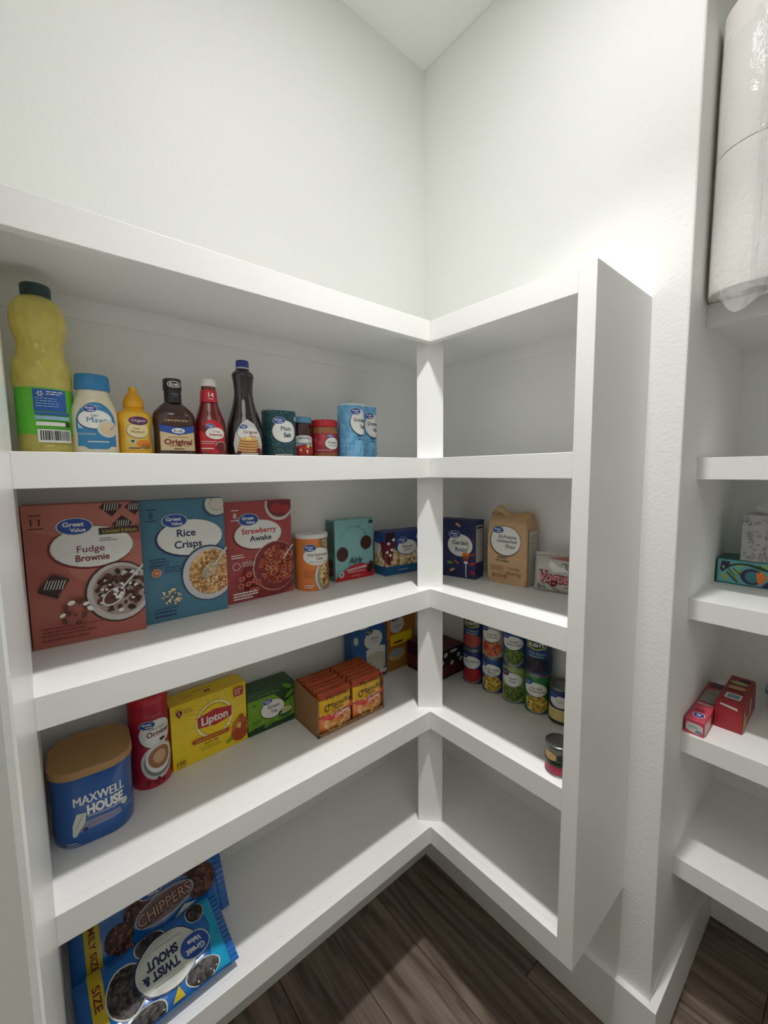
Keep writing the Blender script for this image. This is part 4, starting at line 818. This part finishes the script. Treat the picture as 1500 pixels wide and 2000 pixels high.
# ketchup
t = thing('ketchup_bottle', 'red ketchup bottle with a white cap beside the barbecue sauce', 'bottle', (-.7640, -.098, ZT), math.radians(-7))
KR = mat('ketchup_red', (112, 18, 24), .16, .05, coat=.6); pk = crom([(.028, 0), (.0315, .003, 1), (.0322, .012), (.0318, .060), (.0300, .078), (.0225, .100), (.0172, .118), (.0152, .130), (.0142, .150, 1)], 6)
lathe('bottle', pk, KR, t, n=56, sy=.72, sharp=60); lathe('neck_band', [(.0182, .1165), (.0160, .142)], mat('neckband_red', (196, 36, 52), .35), t, n=40, sy=.9, caps=False)
lathe('cap', [(.0142, .150), (.0160, .1505), (.0162, .153), (.0150, .163), (.0128, .1655), (.001, .166)], mat('cap_white', (224, 222, 214), .35), t, n=44)
A = Art((-3.0, .5, 3.0, 8)); KL = mat('p_ketlabel', (202, 32, 44), .35); A.ell(0, 4.0, 2.7, 3.6, KL); A.rect(-2.6, .8, 2.6, 3.6, KL); A.ell(-1.5, 5.6, 1.0, .8, DRED); A.blob(.6, 4.7, 1.9, 1.2, DRED); A.gv(-.4, 6.2, 1.7); A.text('Tomato', .7, 5.1, .34, RED, w=1.6, bold=0); A.text('Ketchup', .7, 4.45, .5, RED, w=2.6, bold=.02); A.ell(1.5, 1.9, 1.1, 1.1, DRED); A.arc(1.5, 1.9, 1.1, 1.1, .12, OFFW, -.5, 3); A.rect(-2.2, 2.9, .6, 3.02, OFFW); A.rect(-2.2, 2.5, .2, 2.6, OFFW); A.rect(-2.2, 1.4, 0, 1.6, WHITE)
A.build('label_print', t, cyl(.031, .004, 1, .72, prof=profr(pk)), step=.004, vstep=.006); A = Art(); A.text('14', .2, 13.2, .95, WHITE, w=1.1, bold=.02); A.rect(-.3, 12.3, .6, 12.42, WHITE); A.build('neck_print', t, cyl(.0172, sy=.9, prof=lambda z: .0184-(z-.1165)*.086), step=.003)
# syrup
t = thing('syrup_bottle', 'tall black syrup bottle with a blue cap, tallest right of the oil', 'bottle', (-.6840, -.090, ZT), math.radians(-9))
SY = mat('syrup_dark', (30, 20, 20), .12, .05, coat=.8); ps = crom([(.036, 0), (.0420, .004, 1), (.0432, .014), (.0425, .045), (.0385, .075), (.0290, .105), (.0225, .130), (.0205, .150), (.0222, .172), (.0240, .182), (.0225, .190), (.0150, .197), (.0125, .201, 1)], 6)
lathe('bottle', ps, SY, t, n=64, sy=.72, sharp=60); lathe('neck_ring', [(.0125, .199), (.0152, .1995), (.0152, .202), (.0125, .2025)], mat('ring_clear', (190, 190, 190), .2), t, n=36)
lathe('cap', [(.0138, .2022), (.0144, .2035), (.0140, .2160), (.0128, .2178), (.001, .218)], mat('cap_navy', (44, 62, 138), .38), t, n=44, wob=lambda a, z: 1+.012*math.sin(a*30) if z < .215 else 1)
A = Art((-4.2, .3, 4.2, 9)); OV = [(-3.0, 1.2), (-1.8, .35), (1.8, .35), (3.0, 1.2), (3.3, 3.0), (2.8, 5.2), (1.6, 7.4), (0, 8.4), (-1.6, 7.4), (-2.8, 5.2), (-3.3, 3.0)]; A.poly(OV, WHITE); A.poly([(x*.94, .3+y*.95) for x, y in OV], mat('p_syrlabel', (206, 208, 206), .4)); A.blob(.1, 5.3, 2.4, 1.4, GREY); A.gv(-1.0, 6.7, 1.8); A.text('Original', .5, 5.6, .75, DRED, w=3.1, bold=.01); A.text('Syrup', 1.0, 4.7, .55, mat('p_rust', (176, 60, 30), .4), w=1.6)
for k, yy in enumerate((1.4, 2.0, 2.6, 3.2, 3.8)): A.ell(.1, yy, 2.6-.15*k, .55, mat('p_cakeedge', (166, 96, 46), .4)); A.ell(.1, yy+.2, 2.5-.15*k, .45, mat('p_pancake', (224, 180, 112), .4))
A.rect(-.5, 3.9, .5, 4.4, mat('p_butter', (244, 222, 140), .4)); A.ell(2.2, 1.4, .6, .7, DRED); A.ell(-2.0, 1.0, .5, .4, mat('p_berrydark', (90, 30, 60), .4)); A.build('label_print', t, cyl(.042, .002, 1, .72, prof=profr(ps)), step=.004, vstep=.006)
# salt, jam, peanut butter, sugars
def canister(name, label, cat, x, y, r, h, m, rim, art, phi=0, group=None, lidh=.0):
    t = thing(name, label, cat, (x, y, ZT), 0, group); lathe('tube', [(r-.001, 0), (r, .001), (r, h-.003), (r-.0005, h-.003)], m, t, n=52)
    lathe('rim', [(r, h-.0032), (r+.0008, h-.002), (r+.0006, h), (r-.002, h), (r-.0025, h-.003), (.001, h-.003)], rim, t, n=52); A = Art((-r*170, .1, r*170, h*100-.4)); art(A); A.build('wrapper_print', t, cyl(r, phi=phi), step=.004); return t
RIMW = mat('rim_white', (214, 216, 214), .4); SALT = food('salt_wrap', [(28, 66, 74), (36, 80, 86), (22, 54, 62), (52, 100, 106)], 330, .45)
canister('salt_canister', 'dark teal round salt canister with a white oval label', 'canister', -.5965, -.085, .0400, .115, SALT, mat('rim_teal', (150, 160, 160), .4), lambda A: (A.blob(.6, 6.3, 2.9, 2.5, NAVY), A.gv(-.7, 8.8, 2.7), A.text('Plain', .9, 7.0, 1.0, NAVY, w=2.5, bold=.005), A.text('Salt', 1.2, 5.5, 1.0, NAVY, w=1.9, bold=.03), A.rect(3.4, 9.0, 4.8, 9.9, OFFW), A.text('26', 4.1, 9.45, .5, NAVY, w=.7), A.rect(-1.8, .8, 2.4, 1.0, OFFW), A.rect(-1.2, .45, 2.0, .6, OFFW)), phi=-.27)
t = thing('jam_jar', 'dark strawberry jam jar with a blue lid between salt and peanut butter', 'jar', (-.5290, -.068, ZT)); JM = mat('jam_dark', (64, 22, 30), .12, .06, 60, coat=.8)
pj = crom([(.024, 0), (.0285, .003, 1), (.0295, .010), (.0295, .080), (.0275, .088), (.0260, .092, 1)], 5); lathe('jar', pj, JM, t, n=48, sharp=60); lathe('lid', [(.0275, .0905), (.0290, .0915), (.0290, .1035), (.0275, .1055), (.001, .1055)], mat('lid_blue', (92, 146, 178), .35), t, n=48, wob=lambda a, z: 1+.006*math.sin(a*30))
A = Art((-4.5, .8, 4.5, 6.2)); A.rect(-3.2, 1.0, 3.2, 5.0, WHITE); A.ell(0, 5.0, 3.2, .9, WHITE); A.ell(.2, 2.4, 2.6, 1.2, RED); A.rect(-2.2, 1.0, 3.2, 1.6, RED); A.scatter(.2, 2.6, 1.9, 7, [mat('p_berry2', (222, 70, 60), .4), mat('p_butter', (244, 222, 140), .4)], .5, 2, ry=.8); A.text("SMUCKER'S", .2, 5.1, .6, GREY, w=3.4, bold=.01, bend=.2); A.text('Squeeze Fruit', .3, 3.9, .62, TEAL, w=4.2, bold=.02); A.build('label_print', t, cyl(.0295, phi=-.2), step=.004)
t = thing('peanut_butter_jar', 'peanut butter jar with a red lid, right of the dark jam jar', 'jar', (-.4640, -.080, ZT)); PBM = mat('peanut_butter', (156, 98, 56), .25, .05, 30, coat=.5)
pp = crom([(.030, 0), (.0345, .003, 1), (.0352, .010), (.0352, .074), (.0330, .082), (.0315, .085, 1)], 5); lathe('jar', pp, PBM, t, n=52, sharp=60); lathe('lid', [(.0330, .0835), (.0346, .0845), (.0346, .0990), (.0330, .1010), (.001, .1010)], mat('lid_red', (190, 34, 44), .35), t, n=56, wob=lambda a, z: 1+.006*math.sin(a*60) if z < .1 else 1)
A = Art((-5.5, .5, 5.5, 8)); A.rect(-4.4, 1.6, 4.6, 6.6, mat('p_pbred', (170, 44, 56), .4)); A.scatter(-1.5, 4.6, 2.0, 14, [mat('p_pbpink', (198, 74, 80), .4)], .6, 3, ry=1.4); A.blob(1.3, 4.0, 1.9, 1.5, DRED); A.gv(.7, 5.8, 1.6); A.text('Creamy', 1.4, 4.3, .6, DRED, w=2.7, bold=.01); A.text('Peanut Butter', 1.5, 3.5, .34, DRED, w=2.5, bold=0); A.rect(-2.8, 2.2, 1.0, 2.32, OFFW); A.build('label_print', t, cyl(.0352, phi=-.35), step=.004)
SUG = food('sugar_wrap', [(108, 172, 214), (96, 160, 206), (122, 184, 222)], 90, .45)
def sug(A):
    A.blob(1.6, 9.6, 3.1, 3.2, NAVY); A.gv(-.1, 12.3, 2.9); A.text('Granulated', 1.7, 10.2, 1.0, NAVY, w=4.9, bold=.012); A.text('Sugar', 2.4, 8.6, 1.0, NAVY, w=2.4, bold=.012); A.text('Great for', 1.0, 6.0, .5, NAVY, w=1.9, bold=.02); A.text('baking', 1.2, 5.2, .45, NAVY, w=1.4)
    for i in range(14):
        for j in (1.6, 3.2): A.rect(-6.6+i, j, -6.1+i, j+.5, mat('p_sugpat', (136, 194, 228), .45))
canister('sugar_canister', 'nearer of two light blue sugar canisters, overlapping its twin', 'canister', -.4010, -.1120, .0345, .143, SUG, RIMW, sug, phi=-.18, group='sugar canisters')
canister('sugar_canister', 'farther of two light blue sugar canisters, last in the top row', 'canister', -.3150, -.0600, .0350, .152, SUG, RIMW, sug, phi=-.18, group='sugar canisters')

# ---- cookie packs on the lowest shelf
CBLU = mat('pack_blue', (20, 104, 184), .22, .06, 18, .35, 30, coat=.6)
t = thing('cookie_pack', 'long blue pack of brown chip cookies leaning on the wall, lettering upright', 'cookie pack', (-.940, -.129, ZE+.004), 0, 'cookie packs', rx=math.radians(-32))
fm = pillow('wrapper', .276, .165, .046, CBLU, t, nx=40, ny=26, seam=.016, crimp='r', seed=9, pw=5, wr=.0011)
A = Art((.2, .2, 27.4, 16.3)); A.rect(2.4, .3, 5.0, 16, mat('pack_yellow', (206, 180, 44), .3)); A.text('FAMILY SIZE', 3.7, 8.4, 1.1, DRED, w=9, bold=.02, rot=-PI/2)
for cx_, cy_, rr_ in ((8.0, 6.8, 2.6), (11.4, 9.4, 2.4), (24.0, 8.2, 3.3), (22.6, 12.8, 2.9), (9.0, 3.4, 2.0)):
    A.ell(cx_, cy_, rr_, rr_*.9, COOK, n=20); A.scatter(cx_, cy_, rr_*.8, 12, [mat('p_chip', (44, 22, 20), .4), mat('p_cookhi', (140, 92, 72), .5)], .3, int(cx_))
A.ell(16.5, 8.0, 5.9, 2.5, mat('p_silver', (150, 156, 170), .4), .12); A.ell(16.5, 8.0, 5.5, 2.1, mat('p_silver2', (112, 84, 84), .4), .12); A.text('CHIPPERS', 16.4, 8.0, 2.3, BROWN, w=10.6, bold=.06, rot=.12); A.text('CHIPPERS', 16.4, 8.05, 2.1, mat('p_tanlet', (196, 160, 140), .4), w=10.3, bold=.0, rot=.12); A.gv(14.2, 11.6, 4.4); A.poly([(17.4, 4.4), (22.4, 5.4), (20.0, 6.0)], OFFW)
A.build('printed_front', t, fm, step=.010, vstep=.006)
t = thing('cookie_pack', 'blue pack of dark sandwich cookies lying upside down at the shelf front', 'cookie pack', (-.9510, -.2660, ZE+.0205), math.radians(2), 'cookie packs', rx=math.radians(-73))
fm = pillow('wrapper', .246, .138, .042, CBLU, t, nx=40, ny=26, seam=.014, crimp='r', seed=5, pw=5, wr=.0011)
A = Art((.2, .2, 24.4, 13.6)); A.rect(2.2, .2, 4.4, 14.3, mat('pack_yellow', (206, 180, 44), .3)); A.text('SIZE', 3.3, 8.6, 1.2, DRED, w=4, bold=.02, rot=-PI/2)
A.poly([(20.5, .2), (24.4, .2), (24.4, 14.3), (21.6, 14.3), (22.8, 8)], mat('p_cyan', (24, 160, 204), .3))
for cx_, cy_, rx_, ry_ in ((7.6, 6.6, 3.2, 3.9), (12.4, 11.4, 2.6, 1.9), (20.9, 11.6, 1.7, 1.7), (9.4, .8, 3.2, 1.7), (19.4, 1.6, 3.0, 1.5)):
    A.ell(cx_, cy_, rx_*1.08, ry_*1.07, OFFW, n=22); A.ell(cx_, cy_, rx_, ry_, SAND, n=22)
A.ell(14.4, 6.8, 5.9, 4.9, NAVY, .1); A.ell(14.5, 6.8, 5.6, 4.7, OFFW, .1)
A.text('TWIST &', 13.1, 5.7, 1.5, NAVY, w=6.4, bold=.05, rot=PI+.03); A.text('SHOUT', 13.7, 7.8, 1.5, NAVY, w=5.6, bold=.05, rot=PI+.03); A.rect(11.5, 3.9, 16.6, 4.05, GREY); A.rect(12.6, 9.6, 17.6, 9.72, GREY)
A.ell(19.3, 6.2, 2.9, 2.3, OFFW); A.ell(19.3, 6.2, 2.7, 2.1, GVB); A.text('Great', 19.2, 5.4, 1.1, WHITE, w=3.4, bold=.03, rot=PI); A.text('Value', 19.4, 6.9, .9, WHITE, w=2.5, bold=.03, rot=PI)
A.poly([(13.6, .3), (15.8, .3), (15.0, 1.9)], mat('pack_yellow', (206, 180, 44), .3)); A.build('printed_front', t, fm, step=.010, vstep=.006)

# ---- alcove: paper towels, tissues, wrap and bag cartons
TW = mat('towel_paper', (236, 232, 228), .9, .015, 12, .9, 90)
PX, PY, PR = .1160, -.8440, .0790
t = thing('paper_towel_pack', 'clear plastic wrapped bale of white paper towel rolls on the alcove top shelf', 'paper towels', (PX, PY, NAk+.0008))
first = None
for lay in range(2):
    for i in range(2):
        for j in range(2):
            nmx = (i*PR*2.0, -j*PR*2.0, lay*.272)
            if first is None:
                rp_ = [(.021, .003), (PR*.93, .0), (PR*.985, .005), (PR*.985, .262), (PR*.93, .268), (.021, .266)]
                first = lathe('towel_roll', crom([(.021, .003, 1), (PR*.90, .0, 1), (PR*.97, .003), (PR*.985, .010), (PR*.985, .135), (PR*.985, .258), (PR*.97, .265), (PR*.90, .268, 1), (.021, .266, 1)], 4), TW, t, n=64, caps=False, wob=lambda a, z: 1+.0035*math.sin(a*5+z*30), sharp=70)
                lathe('core', [(.0215, .002), (.0215, .266)], mat('core_card', (206, 200, 190), .8), first, n=24, caps=False)
            else:
                c_ = first.copy(); COL.objects.link(c_); c_.parent = t; c_.location = nmx
                for ch in first.children: g_ = ch.copy(); COL.objects.link(g_); g_.parent = c_
FILM = film('plastic_film')
S = []; hx, hy = PR*2+.0015, PR*2+.0015; q = random.Random(8)
for z, k in ((.001, .985), (.006, 1.0), (.07, 1.0), (.14, .997), (.20, 1.0), (.262, 1.0), (.272, .992), (.282, 1.0), (.36, 1.0), (.45, .995), (.52, .97), (.545, .93), (.56, .80)): S.append((z, hx*k, hy*k, PR*k, PR, -PR))
loft('plastic_film', S, FILM, t, n=14, jit=.0008, seed=3, caps=False)
# flat glued seam of the bag down the front corner and the gathered tail over the shelf edge
def sheet(name, rows, m, par):
    n = len(rows[0]); V = [p for r_ in rows for p in r_]; F = []
    for j in range(len(rows)-1):
        for i in range(n-1): F.append((j*n+i, j*n+i+1, (j+1)*n+i+1, (j+1)*n+i))
    o = mesh(name, V, F, m, par, True, sharp=180); return o
rows = []
for j in range(22):
    z = -.004+j*.026; row = []
    for i in range(4):
        aa = PI+.02+i*.045; rr_ = PR+.003+.0015*math.sin(j*.9+i); row.append((rr_*math.cos(aa), rr_*math.sin(aa), z))
    rows.append(row)
sheet('film_seam', rows, film('film_seam', (240, 240, 240), .32, .2), t)
rows = []
for j in range(9):
    f = j/8; row = []
    for i in range(25):
        g = i/24; aa = PI-1.15+g*2.3; drop = .056*f*(math.exp(-((g-.42)/.22)**2)+.45*math.exp(-((g-.80)/.2)**2))
        rr_ = PR+.001-.010*f+.0022*math.sin(i*1.9+j*.8)*f; row.append((rr_*math.cos(aa)-.012*f*math.exp(-((g-.4)/.3)**2), rr_*math.sin(aa), .004-drop-.004*f))
    rows.append(row)
sheet('film_tail', rows, film('film_tail', (238, 240, 240), .34, .12), t)

# toucan patterned flat tissue box, its front 0.36 m into the alcove
w, d, h = .225, .115, .066; t = thing('tissue_box', 'flat aqua tissue box printed with jungle leaves and an orange billed bird', 'tissue box', (.3600+d/2, -.7665-w/2, NCk+.0005), -PI/2, 'tissue boxes')
TQ = mat('card_jungle', (96, 164, 164), .5, .03); carton(w, d, h, TQ, t); A = Art((.15, .15, 22.3, 6.5)); DT = mat('p_deepteal', (20, 74, 80), .5); PG = mat('p_palegreen', (160, 190, 110), .5); DP = mat('p_plum', (60, 40, 84), .5)
A.rect(.5, .45, 22, 6.2, mat('p_jungle_blue', (110, 180, 190), .5)); A.rect(.15, .15, 22.3, .3, DT)
A.poly([(.9, 6.1), (2.8, 6.1), (2.6, 4.6), (1.2, 3.0), (.7, 3.8)], DP)
for x0_, y0_, x1_, y1_, w_, c_ in ((1.0, 3.0, 2.6, .8, .9, mat('p_olivel', (176, 186, 90), .5)), (1.6, 3.6, 4.6, 1.4, .7, PG), (2.6, 4.2, 5.6, 3.0, .8, PG), (3.0, 5.4, 6.2, 5.0, .7, PG), (1.2, 5.0, 1.8, 3.8, .5, PG), (5.4, 5.0, 4.0, 1.0, .8, mat('p_leafmid', (120, 160, 60), .5)), (9.0, 6.0, 10.4, 5.2, .8, PG), (13, 5, 16, 3, 1.0, PG), (17, 2, 20, 5, 1.0, mat('p_leafmid', (120, 160, 60), .5))): A.poly([(x0_, y0_), ((x0_+x1_)/2-w_/2, (y0_+y1_)/2-w_/2), (x1_, y1_), ((x0_+x1_)/2+w_/2, (y0_+y1_)/2+w_/2)], c_)
A.arc(6.0, 2.6, 4.8, 3.2, .5, DGRN, 1.0, 2.7, 14); A.line([(2.2, 3.2), (4.6, .7)], .35, DGRN); A.line([(2.4, 4.2), (4.0, 2.4)], .2, DGRN); A.line([(3.4, 4.4), (5.2, 2.8)], .2, DGRN); A.poly([(6.2, 5.6), (9.0, 5.8), (11.4, 4.4), (9.4, 4.6)], DGRN)
A.ell(7.4, 2.7, 2.3, 2.1, DP); A.ell(7.5, 2.6, 1.5, 1.5, mat('p_birdteal', (60, 130, 140), .5)); A.poly([(8.2, 4.0), (9.6, 4.2), (10.4, 3.0), (9.8, 1.4), (8.8, .8), (8.4, 2.2)], ORG); A.poly([(9.4, .4), (10.6, 2.0), (11.6, 1.6), (11.8, .4)], DP); A.ell(12.4, 3.2, 2.0, .5, mat('p_paleaqua', (190, 214, 210), .5)); A.build('printed_front', t, front(w, d))
B = Art((0, 0, 11.5, 6.6)); B.rect(0, 0, 11.5, 6.6, mat('p_end_teal', (22, 60, 60), .5)); B.build('printed_end', t, lside(w, d))
B = Art((0, 0, 22.5, 11.5)); B.rect(.2, .2, 22.3, 11.3, mat('p_top_teal', (60, 120, 116), .5)); B.build('printed_top', t, topf(w, d, h))
# cube tissue box standing on it
w, d, h = .108, .108, .122; t = thing('tissue_box', 'grey and white cube tissue box standing on the flat aqua box', 'tissue box', (.364+d/2, -.8135-w/2, NCk+.0675), -PI/2, 'tissue boxes')
carton(w, d, h, mat('card_greyflower', (186, 184, 186), .55, .03), t); A = Art((.1, .1, 10.7, 12.1)); q = random.Random(4)
for i in range(120):
    x_, y_ = q.uniform(.3, 10.5), q.uniform(.3, 11.9); c_ = q.choice([GREY, mat('p_midgrey', (108, 112, 118), .5), mat('p_ltgrey', (160, 160, 166), .5)])
    if i % 3: A.ell(x_, y_, .36, .16, c_, q.uniform(0, 3), n=7)
    else: A.arc(x_, y_, .38, .3, .1, c_, 0, 6.28, 7)
A.build('printed_front', t, front(w, d)); V = []; F = []
for k in range(9):
    f = k/8
    for i in range(7): V.append((-.035+.07*i/6+.004*math.sin(k*2+i), .006*math.sin(i*1.8+k)+.004*f, h-.006+f*.045*(1-.25*abs(i-2.5)/3)))
for k in range(8):
    for i in range(6): F.append((k*7+i, k*7+i+1, (k+1)*7+i+1, (k+1)*7+i))
tm = mesh('tissue', V, F, mat('tissue_paper', (226, 226, 224), .9), t, True, sharp=180)
lathe('opening', [(.034, h+.0004), (.002, h+.0004)], mat('p_midgrey', (108, 112, 118), .5), t, n=24, sy=.5, caps=False)
# pink wrap carton, pointing into the alcove
w, d, h = .0395, .262, .038; t = thing('wrap_carton', 'long slim pink wrap carton lying against the alcove side wall', 'carton', (.1355+d/2, -.7635-w/2-.0012, NDk+.0005), -PI/2+.012, 'kitchen wrap and bag cartons')
PK = mat('card_pink', (202, 72, 92), .45, .05); carton(w, d, h, PK, t); A = Art((.05, .05, 3.9, 3.75)); A.poly([(.2, 1.2), (.9, .7), (3.0, .4), (3.7, .9), (3.7, 2.5), (3.0, 2.9), (.4, 2.9)], OFFW); A.lines(.9, 2.1, 2.0, 2, TEAL, .4, .16, 2); A.ell(2.9, 1.0, .7, .4, mat('p_lilac', (128, 128, 160), .4)); A.build('printed_end', t, front(w, d))
B = Art((.05, .05, 3.9, 26)); B.ell(2.1, 3.3, 1.3, 1.5, OFFW); B.ell(2.1, 3.3, 1.1, 1.3, mat('p_violet', (70, 60, 150), .4)); B.text('W', 2.1, 3.3, 1.3, WHITE, w=1.0, bold=.03); B.lines(.8, 6.6, 2.4, 4, DRED, .5, .2, 2); B.rect(.3, 9.5, 3.7, 10.6, mat('p_pinkw', (214, 170, 170), .4)); B.poly([(.3, 11.5), (3.7, 11.5), (3.7, 22), (.3, 20)], mat('p_boxgrey', (150, 150, 140), .4)); B.rect(.4, 22.5, 3.7, 25.5, mat('p_plumgrey', (70, 60, 84), .4)); B.build('printed_top', t, topf(w, d, h))
B = Art((.05, .05, 26, 3.7)); B.rect(.4, .3, 6, 3.3, mat('p_pinkw', (214, 170, 170), .4)); B.rect(7, .6, 24, 2.8, mat('p_pinkdk', (160, 60, 80), .4)); B.build('printed_side', t, rside(w, d))
# deep red bag carton
w, d, h = .0565, .180, .074; t = thing('bag_carton', 'deep red carton with a white side stripe, right of the pink one', 'carton', (.2215+d/2, -.8060-w/2, NDk+.0005), -PI/2+.01, 'kitchen wrap and bag cartons')
DR = mat('card_deepred', (148, 34, 42), .4, .05); loft('carton', [(0, w/2, d/2, .0015), (h*.9, w/2-.001, d/2, .0015), (h, w/2-.004, d/2-.002, .0015)], DR, t, n=2)
A = Art((.05, .05, 5.6, 7.3)); A.poly([(.9, 6.2), (4.6, 5.6), (4.4, 6.2), (1.2, 6.6)], OFFW); A.build('printed_end', t, front(w, d)); B = Art((.3, .05, 5.2, 17.8)); B.rect(1.4, 2.2, 4.6, 5.6, OFFW); B.rect(1.8, 2.8, 4.2, 5.0, mat('p_bluegrey', (110, 140, 160), .5)); B.arc(2.8, 6.0, 2.0, 1.6, .4, BLACK, .3, 2.8); B.ell(2.8, 9.5, 1.8, 1.2, mat('p_sandw', (186, 150, 110), .5)); B.ell(2.8, 13, 1.9, 1.3, mat('p_greenish', (150, 160, 110), .5)); B.ell(3.6, 15.8, 1.2, .8, NAVY); B.build('printed_top', t, lambda u, v, hh: (u-w/2, -d/2+v, h+hh))
B = Art((.2, .1, 17.8, 6.4)); B.poly([(8.6, 1.2), (10.4, 1.4), (10.8, 5.6), (9.2, 6.0), (8.2, 4.6)], mat('p_pinkw', (214, 170, 170), .4)); B.poly([(.4, .3), (4.8, .3), (7.8, 2.6), (3.2, 3.0), (.8, 6.2)], mat('p_sandw', (186, 150, 110), .5)); B.line([(.8, 5.6), (4.2, 2.4)], .35, GRN); B.line([(1.0, 4.4), (5.6, .8)], .35, mat('p_meat', (176, 96, 80), .4)); B.build('printed_side', t, rside(w, d))

# clear tub at the right edge of the same alcove shelf
t = thing('clear_tub', 'clear plastic tub with a grey green rim, farther along from the red carton', 'tub', (.455, -.930, NDk+.0005))
loft('tub', [(0, .045, .040, .015), (.002, .048, .043, .016), (.050, .054, .049, .018)], film('clear_plastic', (214, 226, 222), .35, .1), t, n=6)
loft('rim', [(.048, .054, .049, .018), (.048, .058, .053, .020), (.056, .058, .053, .020), (.058, .055, .050, .018)], mat('rim_greygreen', (112, 134, 130), .35), t, n=6)
